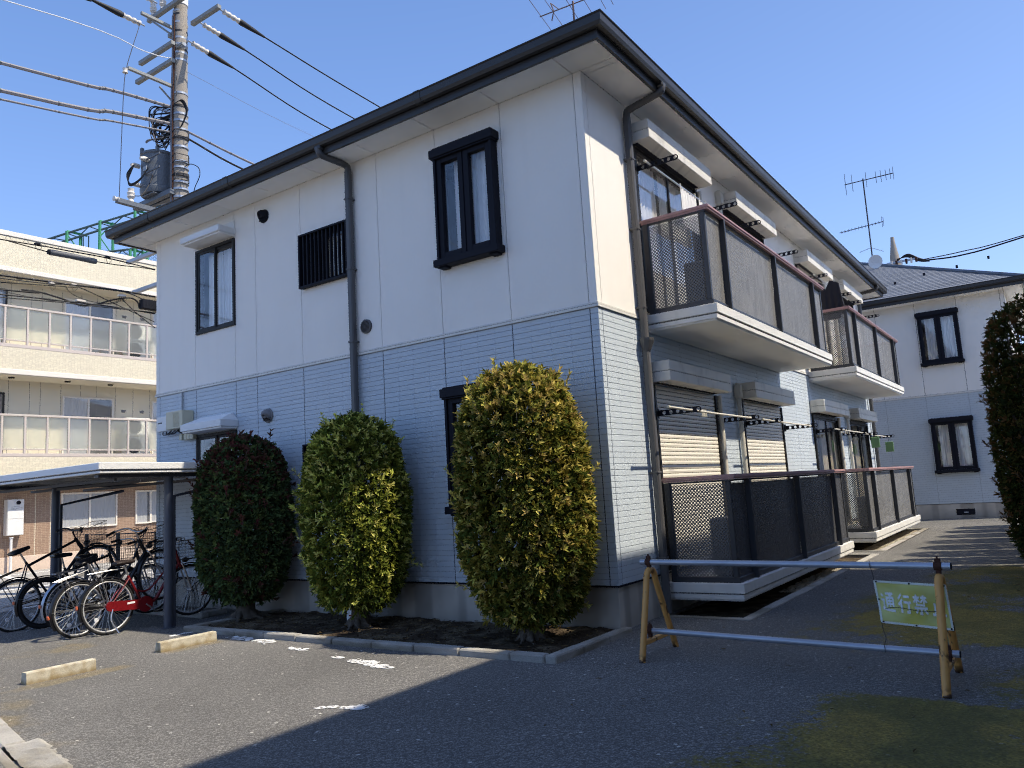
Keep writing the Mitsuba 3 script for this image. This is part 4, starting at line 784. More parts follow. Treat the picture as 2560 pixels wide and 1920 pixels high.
obj('roof', (np.array(V), np.array([[0, 1, 4], [1, 2, 5], [1, 5, 4], [2, 3, 5], [3, 0, 4], [3, 4, 5], [0, 2, 1], [0, 3, 2]])), ROOF, NB)

# ------------------------------------------------------------------ ground, street, kerbs, planter
def kline(x): return -4.42 - 0.236 * (x + 2.70)                    # the lot's edge, lower left
big = sg.box(-1500, -1500, 1500, 1500)
notch = sg.Polygon([(-40, kline(-40)), (-1.62, kline(-1.62)), (-1.9, -6.2), (-40, -9)])
bed = sg.box(-5.08, -1.35, 0.03, -0.03)                           # soil shows here
strip = sg.box(0.02, 1.02, 0.88, 7.6).union(sg.box(0.02, 8.38, 0.88, 13.7))
street = sg.box(-20.9, -60, -10.30, 80)
v, f = extrude(big.difference(notch).difference(bed).difference(strip), 0.02); v[:, 2] -= 0.02
top = np.abs(v[f][:, :, 2]).max(1) < 1e-6
obj('ground', (v, f[top]), ASPH, kind='structure')
obj('ground_edge', (v, f[~top & (np.abs(v[f][:, :, 2] + 0.02).max(1) > 1e-6) & (np.abs(v[f][:, :, :2]).max((1, 2)) < 1000)]), ASPH, kind='structure')
obj('lower_ground', (np.array([[-60, -40, -0.125], [30, -40, -0.125], [30, 30, -0.125], [-60, 30, -0.125]], float), np.array([[0, 1, 2], [0, 2, 3]])), SOIL, kind='structure')
obj('street', (np.array([[-20.95, -60, 0.004], [-10.45, -60, 0.004], [-10.45, 80, 0.004], [-20.95, 80, 0.004]], float), np.array([[0, 1, 2], [0, 2, 3]])), STREET, kind='structure')
def stripe(p, q, w, label=None):
    p, q = np.array(p, float), np.array(q, float); t = (q - p) / np.linalg.norm(q - p); s = np.array([-t[1], t[0]]) * w / 2
    v = np.array([[*(p + s), 0.008], [*(p - s), 0.008], [*(q - s), 0.008], [*(q + s), 0.008]]); return obj('street_marking', (v, np.array([[0, 1, 2], [0, 2, 3]])), PAINT, kind='structure')
stripe((-20.05, -6.0), (-19.55, 14), 0.15); stripe((-20.6, 2.72), (-17.0, 1.92), 0.18); stripe((-14.62, -12), (-14.95, 14), 0.16)
for i in range(9): stripe((-10.62, -6 + 1.7 * i), (-10.64, -4.7 + 1.7 * i), 0.12)
k = thing('street_kerb', 'low grey kerb running along the middle of the street scene', 'kerb')
for i in range(10): obj('kerb_stone', cbox((-16.35, -6 + 2.0 * i, -0.1), (-16.15, -4.01 + 2.0 * i, 0.11), 0.015), KERB, k)
# soil of the planter, a sheet with clods
def clods(x0, x1, y0, y1, z, n, amp, seed):
    nx, ny = n; X, Y = np.meshgrid(np.linspace(x0, x1, nx), np.linspace(y0, y1, ny), indexing='ij'); Q = np.stack([X * 6, Y * 6, X * 0], -1)
    Z = z + amp * (meshkit.fbm(Q, 4, seed) - 0.5) * 2; v = np.stack([X, Y, Z], -1).reshape(-1, 3); i, j = np.meshgrid(np.arange(nx - 1), np.arange(ny - 1), indexing='ij')
    q = np.stack([i * ny + j, (i + 1) * ny + j, (i + 1) * ny + j + 1, i * ny + j + 1], -1).reshape(-1, 4); return v, np.vstack([q[:, [0, 1, 2]], q[:, [0, 2, 3]]])
obj('planter_soil', clods(-5.09, 0.04, -1.36, 0.0, 0.022, (220, 60), 0.030, 3), SOIL, kind='structure', smooth=True)
rng = np.random.RandomState(5)
# kerb of the planter: separate stones
KB = thing('planter_kerb', 'low concrete kerb of separate blocks round the shrub bed', 'kerb')
xs_ = [-5.18, -4.62, -4.17, -3.66, -3.12, -2.57, -2.0, -1.45, -0.90, -0.34, 0.015]
for a, b in zip(xs_[:-1], xs_[1:]):
    dz = rng.uniform(-0.006, 0.006); dy = rng.uniform(-0.005, 0.005); obj('kerb_stone', cbox((a + 0.004, -1.455 + dy, -0.12), (b - 0.004, -1.345 + dy, 0.062 + dz), 0.012), KERB, KB)
ys_ = [-1.455, -0.98, -0.50, -0.03]
for a, b in zip(ys_[:-1], ys_[1:]): obj('kerb_stone', cbox((0.022, a + 0.004, -0.12), (0.132, b - 0.004, 0.064 + rng.uniform(-0.006, 0.006)), 0.012), KERB, KB)
for a, b in zip((-1.335, -0.9, -0.45), (-0.9, -0.45, -0.02)): obj('kerb_stone', cbox((-5.18, a + 0.004, -0.12), (-5.07, b - 0.004, 0.060 + rng.uniform(-0.006, 0.006)), 0.012), KERB, KB)
# flat edging and pebbles under the balconies
EDG = thing('edging_kerb', 'flush concrete edging round the gravel strip below the balconies', 'kerb')
for (a, b) in [(1.00 + 0.6 * i, 1.597 + 0.6 * i) for i in range(11)] + [(8.36 + 0.6 * i, 8.957 + 0.6 * i) for i in range(9)]: obj('edging_stone', cbox((0.87, a, -0.12), (0.985, b, 0.010 + rng.uniform(0, 0.005)), 0.006), KERB, EDG)
for y in (0.90, 7.605, 8.255, 13.77):
    for a, b in ((0.0, 0.45), (0.453, 0.985)): obj('edging_stone', cbox((a + 0.003, y, -0.12), (b, y + 0.10, 0.012), 0.006), KERB, EDG)
def pebbles(n, boxes, z, seed, rmin=0.010, rmax=0.024):
    rs = np.random.RandomState(seed); ico = trimesh.creation.icosphere(subdivisions=1); V0, F0 = np.array(ico.vertices), np.array(ico.faces); m = MB(); area = np.array([(b[2] - b[0]) * (b[3] - b[1]) for b in boxes])
    for b in rs.choice(len(boxes), n, p=area / area.sum()):
        b = boxes[b]; c = np.array([rs.uniform(b[0], b[2]), rs.uniform(b[1], b[3]), z]); s = rs.uniform(rmin, rmax) * np.array([rs.uniform(0.7, 1.3), rs.uniform(0.7, 1.3), rs.uniform(0.5, 0.8)])
        m.add(V0 * s * (1 + 0.15 * rs.randn(len(V0), 1)) + c + np.array([0, 0, rs.uniform(0, 0.015)]), F0)
    return m
obj('strip_bed', MB().box((0.0, 1.0, -0.2), (0.9, 13.8, -0.045)), SOIL, kind='structure')
tag(obj('pebbles', pebbles(2600, [(0.60, 3.2, 0.87, 6.6), (0.5, 8.38, 0.87, 13.7)], -0.04, 7), PEBB), 'tan pebbles filling the strip below the balconies', 'gravel', kind='stuff')
tag(obj('grit', pebbles(700, [(-5.05, -1.3, 0.0, -0.1)], 0.035, 9, 0.004, 0.012), SOIL), 'crumbs and grit lying on the soil of the shrub bed', 'grit', kind='stuff')
# fallen leaves on the soil and the asphalt
def chips(n, region, z, seed, size):
    rs = np.random.RandomState(seed); V, F, C = [], [], []
    for i in range(n):
        x, y = rs.uniform(region[0], region[2]), rs.uniform(region[1], region[3]); a = rs.uniform(0, 2 * PI); L = size * rs.uniform(0.6, 1.3); w = L * 0.32; t = np.array([math.cos(a), math.sin(a), rs.uniform(-0.15, 0.15)]); s = np.array([-t[1], t[0], rs.uniform(-0.3, 0.3)])
        c = np.array([x, y, z + rs.uniform(0, 0.012)]); V += [c - t * L / 2, c + s * w / 2 + [0, 0, 0.006], c + t * L / 2, c - s * w / 2 + [0, 0, 0.004]]; F += [[4 * i, 4 * i + 1, 4 * i + 2], [4 * i, 4 * i + 2, 4 * i + 3]]
        k = rs.uniform(0.5, 1.2); col = (np.array([0.16, 0.11, 0.05]) if rs.rand() < 0.8 else np.array([0.30, 0.24, 0.13])) * k; C += [col] * 4
    return np.array(V), np.array(F), np.array(C)
v, f, c = chips(420, (-5.0, -1.3, 0.0, -0.1), 0.045, 11, 0.055); tag(obj('leaf_litter', (v, f), LEAF, color=c), 'dry fallen leaves scattered over the shrub bed', 'leaf litter', kind='stuff')
v, f, c = chips(70, (0.3, -4.5, 3.4, 5.0), 0.008, 12, 0.045); tag(obj('leaf_litter', (v, f), LEAF, color=c), 'dry leaf bits scattered over the shaded drive', 'leaf litter', kind='stuff')
# worn remnants of white paint
def worn(p, q, w, n, seed):
    rs = np.random.RandomState(seed); p, q = np.array(p), np.array(q); t = (q - p) / np.linalg.norm(q - p); s = np.array([-t[1], t[0]]); L = np.linalg.norm(q - p); g = None
    for i in range(n):
        c = p + t * rs.uniform(0, L) + s * rs.normal(0, w * 0.28); r = rs.uniform(0.012, 0.040); a = np.arange(9) * 2 * PI / 9
        b = sg.Polygon([c + t * r * 1.6 * math.cos(x) * rs.uniform(0.6, 1.3) + s * r * math.sin(x) * rs.uniform(0.6, 1.3) for x in a]).buffer(0); g = b if g is None else g.union(b)
    for i in range(n * 2): g = g.difference(sg.Point(p + t * rs.uniform(0, L) + s * rs.normal(0, w * 0.4)).buffer(rs.uniform(0.004, 0.014), resolution=3))
    v, f = extrude(g, 0.002); v[:, 2] += 0.003; return v, f
for p, q, w, n, sd in (((-4.99, -1.70), (-4.99, -1.44), 0.06, 12, 1), ((-4.16, -1.50), (-3.28, -1.58), 0.13, 42, 2), ((-2.90, -1.72), (-2.54, -1.77), 0.07, 14, 3), ((-2.1, -1.9), (-1.95, -1.9), 0.04, 5, 4), ((-1.80, -1.93), (-1.42, -1.99), 0.10, 24, 5), ((-1.38, -2.04), (-1.18, -2.06), 0.08, 16, 6), ((-0.75, -3.2), (-0.42, -3.05), 0.06, 12, 7)): obj('worn_marking', worn(p, q, w, n, sd), PAINT, kind='structure')
# wheel stops
for (x, y0, y1, lab) in ((-4.10, -2.38, -1.72, 'concrete wheel stop nearer the shrub bed, weathered ochre'), (-3.93, -3.74, -3.13, 'concrete wheel stop nearer the street corner, moss at its foot')):
    k = thing('wheel_stop', lab, 'wheel stop'); q = sg.Polygon([(-0.105, 0.0), (0.0, 0.0), (-0.010, 0.092), (-0.022, 0.102), (-0.085, 0.102), (-0.095, 0.094)]); v, f = extrude(q, y1 - y0)
    m = trimesh.Trimesh(np.stack([x + v[:, 0], y0 + v[:, 2], v[:, 1]], 1), f[:, ::-1], process=True).subdivide_to_size(0.05); V = np.array(m.vertices); V += 0.004 * (meshkit.fbm(V * 18, 3, 2)[:, None] - 0.5) * np.array([1, 0.3, 1]); obj('block', (V, np.array(m.faces)), STOPC, k, smooth=35)
# lower-left corner: kerb stones, slotted drain cover and its mortar edge
ux = np.array([0.9733, -0.2297]); un = np.array([0.2297, 0.9733])
def along(vf, o):
    M = np.eye(4); M[:2, 0] = ux; M[:2, 1] = un; M[:2, 3] = o; return xf(vf, M)
k = thing('lot_kerb', 'pale kerb blocks at the lower left corner of the lot', 'kerb')
for i in range(7): obj('kerb_stone', along(cbox((-0.60 * i - 0.596, -0.14, -0.20), (-0.60 * i, 0.0, 0.018 + 0.004 * (i % 2)), 0.012), (-1.98, kline(-1.98))), KERB, k)
MC = tag(obj('mortar_edge', clods(-1, 1, -1, 1, 0, (40, 14), 0.0, 1), KERB), 'rough mortar fillet beside the slotted drain cover', 'mortar edge')
X, Y = np.meshgrid(np.linspace(0.0, 1.3, 60), np.linspace(-0.13, 0.16, 22), indexing='ij'); Z = 0.012 + 0.030 * (meshkit.fbm(np.stack([X * 14, Y * 14, X * 0], -1), 4, 8) - 0.4) - 0.05 * np.clip((Y - 0.06) / 0.1, 0, 1)
v = np.stack([X, Y, Z], -1).reshape(-1, 3); i, j = np.meshgrid(np.arange(59), np.arange(21), indexing='ij'); q = np.stack([i * 22 + j, (i + 1) * 22 + j, (i + 1) * 22 + j + 1, i * 22 + j + 1], -1).reshape(-1, 4)
scene[MC] = mikit.ply(along((v, np.vstack([q[:, [0, 1, 2]], q[:, [0, 2, 3]]])), (-1.98, kline(-1.98))), KERB, True)
k = thing('drain_cover', 'ribbed concrete drain cover at the lower left corner', 'drain cover')
for j in range(6): obj('rib', along(cbox((-0.05, -0.20 - 0.082 * j, -0.05), (0.95, -0.135 - 0.082 * j, 0.004), 0.008), (-1.98, kline(-1.98))), KERB, k)
obj('slab', along(box((-0.05, -0.62, -0.15), (0.95, -0.135, -0.022)), (-1.98, kline(-1.98))), KERB, k)

# ------------------------------------------------------------------ barrier with banner
def wind(a, b, z0, z1): return (np.array(a) + np.array(b)) / 2
BA = thing('pipe_barrier', 'ochre A-frame barrier with two grey pipes across the drive', 'barrier')
for x, yf, yb, yc, zt_ in ((0.775, -1.165, -0.485, -0.885, 0.735), (2.985, -1.43, -0.70, -1.075, 0.722)):
    a = np.linspace(0, PI, 13); r = 0.085; arc = [(x, yc - r * math.cos(t), zt_ - r - 0.025 + r * math.sin(t)) for t in a]
    pts = [(x, yf, 0.0), (x, yf + (yc - r - yf) * 0.5, (zt_ - 0.11) * 0.5)] + arc + [(x, yb + (yc + r - yb) * 0.5, (zt_ - 0.11) * 0.5), (x, yb, 0.0)]
    fk = obj('frame', tube(pts, 0.0265, 14), OCHRE, BA, smooth=50)
    s0 = yf + (yc - r - yf) * 0.145 / (zt_ - 0.11); s1 = yb + (yc + r - yb) * 0.145 / (zt_ - 0.11)
    obj('crossbar', cbox((x - 0.02, s0, 0.125), (x + 0.02, s1, 0.160), 0.004), OCHRE, fk)
for (p, q) in (((0.70, -0.895, 0.772), (3.062, -1.085, 0.767)), ((0.735, -0.975, 0.222), (3.052, -1.120, 0.207))):
    p, q = np.array(p), np.array(q); t = (q - p) / np.linalg.norm(q - p); pk = obj('pipe', tube([p, p + t * 1.2, q], 0.0235, 16), GALV, BA, smooth=50)
    obj('end_plug', tube([q - t * 0.002, q + t * 0.004], 0.0225, 14), BLACK, pk)
    for x in (0.775, 2.985):
        c = p + t * ((x - p[0]) / t[0]); m = MB(); m.tube([c - t * 0.024, c + t * 0.024], 0.0285, 12); m.cbox(c + np.array([-0.018, -0.012, 0.022]), c + np.array([0.018, 0.012, 0.052]), 0.004); m.cbox(c + np.array([-0.016, -0.016, -0.055]), c + np.array([0.016, 0.016, -0.022]), 0.004); m.cyl(c + np.array([0, 0, 0.05]), c + np.array([0.0, 0.0, 0.066]), 0.007, 6); obj('clamp', m, RUST, BA)
# banner hung between the pipes: 通行禁止
BN = thing('banner', 'faded yellow banner with four worn white characters tied to the barrier', 'banner')
TLc, BLc, TRc, BRc = np.array([2.567, -1.065, 0.668]), np.array([2.588, -1.075, 0.380]), np.array([3.02, -1.095, 0.648]), np.array([3.035, -1.105, 0.352])
def bn(s, t, off=0.0):
    s, t = np.asarray(s, float), np.asarray(t, float); P = (TLc + (TRc - TLc) * s[..., None]) * (1 - t[..., None]) + (BLc + (BRc - BLc) * s[..., None]) * t[..., None]
    P[..., 1] += -off + 0.010 * np.sin(s * 7 + t * 3) * np.sin(t * PI) + 0.006 * np.sin(s * 15 - t * 8) * np.sin(t * PI); return P
def bsheet(s0, s1, t0, t1, ns, nt, off=0.0):
    S_, T_ = np.meshgrid(np.linspace(s0, s1, ns), np.linspace(t0, t1, nt), indexing='ij'); v = bn(S_, T_, off).reshape(-1, 3); i, j = np.meshgrid(np.arange(ns - 1), np.arange(nt - 1), indexing='ij'); q = np.stack([i * nt + j, (i + 1) * nt + j, (i + 1) * nt + j + 1, i * nt + j + 1], -1).reshape(-1, 4); return v, np.vstack([q[:, [0, 1, 2]], q[:, [0, 2, 3]]])
obj('sheet', bsheet(0, 1, 0, 1, 40, 30), BANNER, BN, smooth=True)
m = MB()
for s0, s1, t0, t1, a, b in ((0, 1, 0, 0.05, 40, 2), (0, 1, 0.95, 1, 40, 2), (0, 0.03, 0.05, 0.95, 2, 30), (0.97, 1, 0.05, 0.95, 2, 30)): m.add(*bsheet(s0, s1, t0, t1, a, b, 0.0015))
obj('hem', m, BANH, BN)
def strokes(L, s0, w, t0, h):
    g = []
    for st in L: g.append(sg.LineString(st[:-1]).buffer(st[-1], cap_style=2, join_style=1, resolution=3))
    g = shapely.union_all(g); tri = MB(); v, f = extrude(g, 0.01); mm = trimesh.Trimesh(v, f, process=True).subdivide_to_size(0.10)
    v, f = np.array(mm.vertices), np.array(mm.faces); return bn(s0 + w * v[:, 0], t0 + h * (1 - v[:, 1]), 0.002 + 0.02 * v[:, 2]), f
b_ = 0.060
TSU = [((0.36, 0.93), (0.92, 0.93), b_), ((0.92, 0.96), (0.62, 0.78), b_), ((0.42, 0.74), (0.42, 0.24), b_), ((0.36, 0.72), (0.92, 0.72), b_), ((0.90, 0.74), (0.90, 0.26), b_), ((0.42, 0.56), (0.9, 0.56), 0.05), ((0.42, 0.40), (0.9, 0.40), 0.05), ((0.66, 0.76), (0.66, 0.26), 0.05), ((0.04, 0.90), (0.18, 0.78), b_), ((0.0, 0.60), (0.20, 0.60), (0.16, 0.24), (0.02, 0.08), b_), ((0.12, 0.16), (0.36, 0.08), (1.0, 0.06), 0.07)]
IKU = [((0.32, 0.96), (0.04, 0.70), b_), ((0.36, 0.70), (0.02, 0.40), b_), ((0.23, 0.56), (0.23, 0.0), 0.075), ((0.46, 0.86), (0.92, 0.86), 0.065), ((0.42, 0.56), (1.0, 0.56), 0.065), ((0.78, 0.56), (0.78, 0.04), (0.58, 0.06), 0.075)]
KIN = [((0.02, 0.86), (0.46, 0.86), b_), ((0.24, 1.0), (0.24, 0.56), b_), ((0.22, 0.82), (0.02, 0.60), 0.05), ((0.26, 0.80), (0.46, 0.64), 0.05), ((0.54, 0.86), (0.98, 0.86), b_), ((0.76, 1.0), (0.76, 0.56), b_), ((0.74, 0.82), (0.52, 0.60), 0.05), ((0.78, 0.80), (0.98, 0.62), 0.05), ((0.18, 0.48), (0.82, 0.48), 0.055), ((0.02, 0.32), (0.98, 0.32), 0.06), ((0.50, 0.34), (0.50, 0.02), (0.36, 0.04), 0.07), ((0.28, 0.24), (0.08, 0.04), b_), ((0.72, 0.24), (0.94, 0.04), b_)]
SHI = [((0.52, 1.0), (0.52, 0.04), 0.075), ((0.22, 0.62), (0.22, 0.04), 0.07), ((0.52, 0.60), (0.92, 0.60), 0.065), ((0.0, 0.04), (1.0, 0.04), 0.07)]
for L, s0 in ((TSU, 0.065), (IKU, 0.30), (KIN, 0.52), (SHI, 0.755)): obj('character', strokes(L, s0, 0.185, 0.27, 0.44), BANW, BN)
for s, t in ((0.035, 0.03), (0.5, 0.03), (0.03, 0.45), (0.5, 0.975), (0.04, 0.965), (0.97, 0.03), (0.97, 0.965)): obj('eyelet', tube([bn(np.array(s), np.array(t), 0.002), bn(np.array(s), np.array(t), 0.005)], 0.006, 8), BLACK, BN)
obj('tie_wire', MB().tube(smoothline([(2.55, -1.02, 0.795), (2.556, -1.075, 0.775), (2.565, -1.06, 0.72), (2.572, -1.068, 0.665)], 5), 0.0025, 5).tube(smoothline([(2.592, -1.078, 0.385), (2.598, -1.08, 0.33), (2.61, -1.09, 0.28), (2.60, -1.118, 0.235), (2.602, -1.11, 0.185)], 5), 0.0025, 5), WIREG, BN)
obj('mending_wire', tube(smoothline([bn(np.array(a), np.array(b), 0.006) for a, b in ((0.10, 0.66), (0.22, 0.60), (0.35, 0.60), (0.48, 0.62), (0.62, 0.64), (0.75, 0.62), (0.92, 0.60))], 4), 0.0020, 5), WIREG, BN)

# ------------------------------------------------------------------ bicycle shelter
SH = thing('bicycle_shelter', 'low white-edged flat-roofed bicycle shelter on dark posts at the left', 'bicycle shelter')
SX0, SX1, SY0, SY1, SZ = -9.45, -5.40, -2.37, -0.06, 2.055
rk = obj('roof', MB().box((SX0 + 0.01, SY0 + 0.01, SZ - 0.085), (SX1 - 0.01, SY1 - 0.01, SZ - 0.012)), SHEDU, SH)
m = MB(); m.cbox((SX0, SY0, SZ - 0.085), (SX1, SY0 + 0.03, SZ), 0.006); m.cbox((SX1 - 0.03, SY0 + 0.0302, SZ - 0.085), (SX1, SY1, SZ), 0.006); m.cbox((SX0, SY1 - 0.03, SZ - 0.085), (SX1 - 0.0302, SY1, SZ), 0.006); m.cbox((SX0, SY0 + 0.0302, SZ - 0.085), (SX0 + 0.03, SY1 - 0.0302, SZ), 0.006); obj('fascia', m, SHEDW, SH)
m = MB(); m.cbox((SX0 + 0.02, SY0 + 0.02, SZ - 0.128), (SX1 - 0.02, SY0 + 0.06, SZ - 0.0955), 0.006); m.cbox((SX1 - 0.06, SY0 + 0.0602, SZ - 0.128), (SX1 - 0.02, SY1 - 0.02, SZ - 0.0955), 0.006); obj('lower_fascia', m, SHEDW, SH)
obj('shadow_gap', MB().box((SX0 + 0.012, SY0 + 0.012, SZ - 0.0954), (SX1 - 0.012, SY1 - 0.012, SZ - 0.0852)), GROOVE, SH)
for x in (-9.2, -8.6, -7.9, -7.2, -6.5, -5.9): obj('roof_rib', cbox((x - 0.02, SY0 + 0.07, SZ - 0.125), (x + 0.02, SY1 - 0.05, SZ - 0.096), 0.004), SHEDW, SH)
for x in (-5.655, -8.60):
    pk = obj('post', tube([(x, -1.345, 0.0), (x, -1.345, SZ - 0.17)], 0.055, 16), SHEDP, SH, smooth=50); obj('base_plate', lathe([(0, 0), (0.085, 0), (0.085, 0.008), (0, 0.008)], 16, 'z', (x, -1.345, 0.001)), SHEDP, pk)
    m = MB(); m.tube([(x - 0.03, -1.25, 0.0), (x - 0.03, -1.25, SZ - 0.42), (x - 0.03, -0.30, SZ - 0.24)], 0.024, 10); obj('brace', m, SHEDP, pk)
    m = MB(); m.cbox((x - 0.05, SY0 + 0.10, SZ - 0.17), (x + 0.05, SY1 - 0.06, SZ - 0.1285), 0.006); obj('beam', m, SHEDP, SH)
for y in (-2.0, -1.345, -0.55): obj('purlin', cbox((SX0 + 0.08, y - 0.02, SZ - 0.21), (-5.715, y + 0.02, SZ - 0.1705), 0.004), SHEDU, SH)
for i in range(7):
    y = -1.9 + 0.26 * i
    if i % 2 == 0: obj('hook', tube(smoothline([(-6.2 - 0.02 * i, y, SZ - 0.13), (-6.2 - 0.02 * i, y, SZ - 0.19), (-6.23 - 0.02 * i, y + 0.02, SZ - 0.20)], 3), 0.006, 6), CHROME, SH)
# wheel rails on the ground
RK = thing('wheel_rail', 'low concrete sleeper with bent steel hoops under the front wheels', 'bicycle rack')
for i, (a, b) in enumerate(((-9.3, -7.9), (-7.88, -6.5), (-6.47, -5.90))): obj('sleeper', cbox((a, -0.72, 0.0), (b, -0.60, 0.085), 0.01), KERB, RK)
obj('sleeper', cbox((-6.06, -0.59, 0.0), (-5.93, -0.30, 0.075), 0.01), KERB, RK)
for x in (-6.0, -6.38, -6.93, -7.6, -7.94):
    for s in (-0.04, 0.04): obj('hoop', tube(smoothline([(x + s, -0.66, 0.08), (x + s, -0.60, 0.28), (x + s, -0.40, 0.46), (x + s, -0.20, 0.42), (x + s, -0.12, 0.2), (x + s, -0.12, 0.08)], 4), 0.007, 6), WIREG, RK)

# ------------------------------------------------------------------ bicycles
def bicycle(label, rear, front, R=0.33, wb=None, frame_m=BKBLK, guard=None, tyre_r=0.017, rim=RIMW, fender=BKBLK, saddle_z=0.80, basket=True, lift=0.0, bar_m=CHROME, sad=BKBLK, rackm=CHROME, lean=0.0, steer=0.0, stand=True, style='city', wide=False):
    """rear, front: ground points under the two hubs; lift: height of the front wheel in its rack."""
    k = thing('bicycle', label, 'bicycle', 'bicycles parked under the shelter'); a, b = np.array([*rear, 0.0]), np.array([*front, lift]); wb = np.linalg.norm(b - a); t = (b - a) / wb; s = np.cross([0, 0, 1.0], t); s /= np.linalg.norm(s); upv = np.cross(t, s)
    cl, sl = math.cos(lean), math.sin(lean); s2 = s * cl + upv * sl; up2 = upv * cl - s * sl; M = frame(a, t, s2, up2)
    st = np.array([math.cos(steer), math.sin(steer), 0]); sd = np.array([-math.sin(steer), math.cos(steer), 0])
    def O(name, m, bs, p, sm=False): return obj(name, xf(m.get() if isinstance(m, MB) else m, M), bs, p, smooth=sm)
    def wheel(c, d, sdv, nm):
        w = thing_part(k, nm); c = np.array(c, float); ex, ez = np.array(d, float), np.array([0, 0, 1.0])
        O('tyre', torus(c, ex, ez, R - tyre_r, tyre_r, 48, 8), TYRE, w, True); O('rim', torus(c, ex, ez, R - 2 * tyre_r - 0.004, 0.0115, 48, 6), rim, w, True)
        m = MB(); n = 36
        for i in range(n):
            th = i * 2 * PI / n; off = 0.42 * (1 if (i // 2) % 2 else -1); hs = 0.030 * (1 if i % 2 else -1)
            p = c + 0.022 * (math.cos(th + off) * ex + math.sin(th + off) * ez) + hs * np.array(sdv); q = c + (R - 2 * tyre_r - 0.008) * (math.cos(th) * ex + math.sin(th) * ez); m.add(*tube([p, q], 0.0016, 4, False))
        O('spokes', m, CHROME if rim != BKBLK else BKBLK, w); O('hub', tube([c - 0.05 * np.array(sdv), c - 0.03 * np.array(sdv), c + 0.03 * np.array(sdv), c + 0.05 * np.array(sdv)], [0.012, 0.026, 0.026, 0.012], 10), RED if guard == RED and nm == 'rear_wheel' else CHROME, w)
        return w
    wr = wheel((0, 0, R), (1, 0, 0), (0, 1, 0), 'rear_wheel'); wf = wheel((wb, 0, R), st, sd, 'front_wheel')
    O('reflector', lathe([(0, -0.006), (0.026, -0.006), (0.026, 0.006), (0, 0.006)], 14, 'y', (-0.15, 0, R - 0.13)), REFLW, wr); O('reflector', lathe([(0, -0.006), (0.026, -0.006), (0.026, 0.006), (0, 0.006)], 14, 'y', (wb + 0.13, 0, R + 0.14)), REFLW, wf)
    bb = np.array([0.44, 0, 0.28]); hd = np.array([wb - 0.17, 0, 0.86]); hb = np.array([wb - 0.125, 0, 0.70]); sc = np.array([0.27, 0, saddle_z - 0.14]); seat = np.array([0.235, 0, saddle_z]); fork = np.array([wb - 0.11, 0, 2 * R + 0.035])
    fr = thing_part(k, 'frame'); m = MB()
    if style == 'city': m.tube(smoothline([hb, (wb - 0.32, 0, 0.52), (0.60, 0, 0.30), bb], 6), 0.020, 10); m.tube(smoothline([hd - [0.0, 0, 0.03], (wb - 0.38, 0, 0.60), (0.52, 0, 0.44), (0.36, 0, 0.46)], 6), 0.012, 8)
    else: m.tube([hb, bb], 0.021, 10); m.tube([hd, (0.30, 0, saddle_z - 0.20)], 0.018, 10)
    m.tube([bb, sc], 0.017, 8); m.tube([hb - [-0.012, 0, 0.05], hd + [-0.01, 0, 0.03]], 0.021, 10)
    for y in (-0.058, 0.058): m.tube([(0, y, R), bb + [0, y * 0.7, 0]], 0.009, 6); m.tube([(0, y, R), sc + [0.01, y * 0.35, -0.03]], 0.008, 6)
    O('tubes', m, frame_m, fr, 50); m = MB()
    m.tube([hd, fork], 0.017, 8)
    for y in (-0.055, 0.055): m.add(*tube(smoothline([fork, fork + y * sd + [0.005, 0, -0.03], np.array([wb - 0.035, 0, R + 0.12]) + y * sd, np.array([wb, 0, R]) + y * sd], 4), 0.011, 6))
    O('fork', m, CHROME if rackm == CHROME else BKBLK, fr, 50)
    O('seat_post', tube([sc, seat], 0.013, 8), CHROME, k, 50)
    sdm = MB(); prof = [(-0.13, 0.010, 0.0), (-0.125, 0.075, 0.022), (-0.08, 0.098, 0.035), (-0.01, 0.072, 0.036), (0.07, 0.030, 0.030), (0.13, 0.020, 0.026), (0.145, 0.004, 0.010)]
    ring_ = []
    for x, w, h in prof:
        for j in range(10): th = j * 2 * PI / 10; ring_.append(seat + [x, w * math.cos(th), 0.03 + (h if math.sin(th) > 0 else h * 0.9) * math.sin(th)])
    i, j = np.meshgrid(np.arange(6), np.arange(10), indexing='ij'); q = np.stack([i * 10 + j, i * 10 + (j + 1) % 10, (i + 1) * 10 + (j + 1) % 10, (i + 1) * 10 + j], -1).reshape(-1, 4); sdm.add(np.array(ring_), np.vstack([q[:, [0, 1, 2]], q[:, [0, 2, 3]]])); O('saddle', sdm, sad, k, 60)
    # handlebar: swept back
    hb_k = thing_part(k, 'handlebar'); stem = hd + [-0.02, 0, 0.13]; m = MB(); m.tube([hd, stem], 0.012, 8); L = 0.29; back = 0.20 if style == 'city' else 0.05
    def hv(x, y, z): return stem + x * st + y * sd + np.array([0, 0, z])
    m.tube(smoothline([hv(-back, -L, 0.03), hv(-back * 0.5, -L * 0.95, 0.045), hv(0.02, -L * 0.62, 0.05), hv(0.05, -0.08, 0.0), hv(0.05, 0.08, 0.0), hv(0.02, L * 0.62, 0.05), hv(-back * 0.5, L * 0.95, 0.045), hv(-back, L, 0.03)], 5), 0.011, 8); O('bar', m, bar_m, hb_k, 50)
    for y in (-1, 1):
        O('grip', tube([hv(-back - 0.01, y * L, 0.028), hv(-back * 0.42, y * L * 0.955, 0.046)], 0.0165, 8), BKBLK, hb_k, 50); O('brake_lever', tube(smoothline([hv(-back * 0.35, y * L * 0.93, 0.03), hv(-back * 0.6, y * L * 0.92, 0.0), hv(-back * 0.95, y * L * 0.95, -0.01)], 3), 0.006, 6), BKBLK, hb_k)
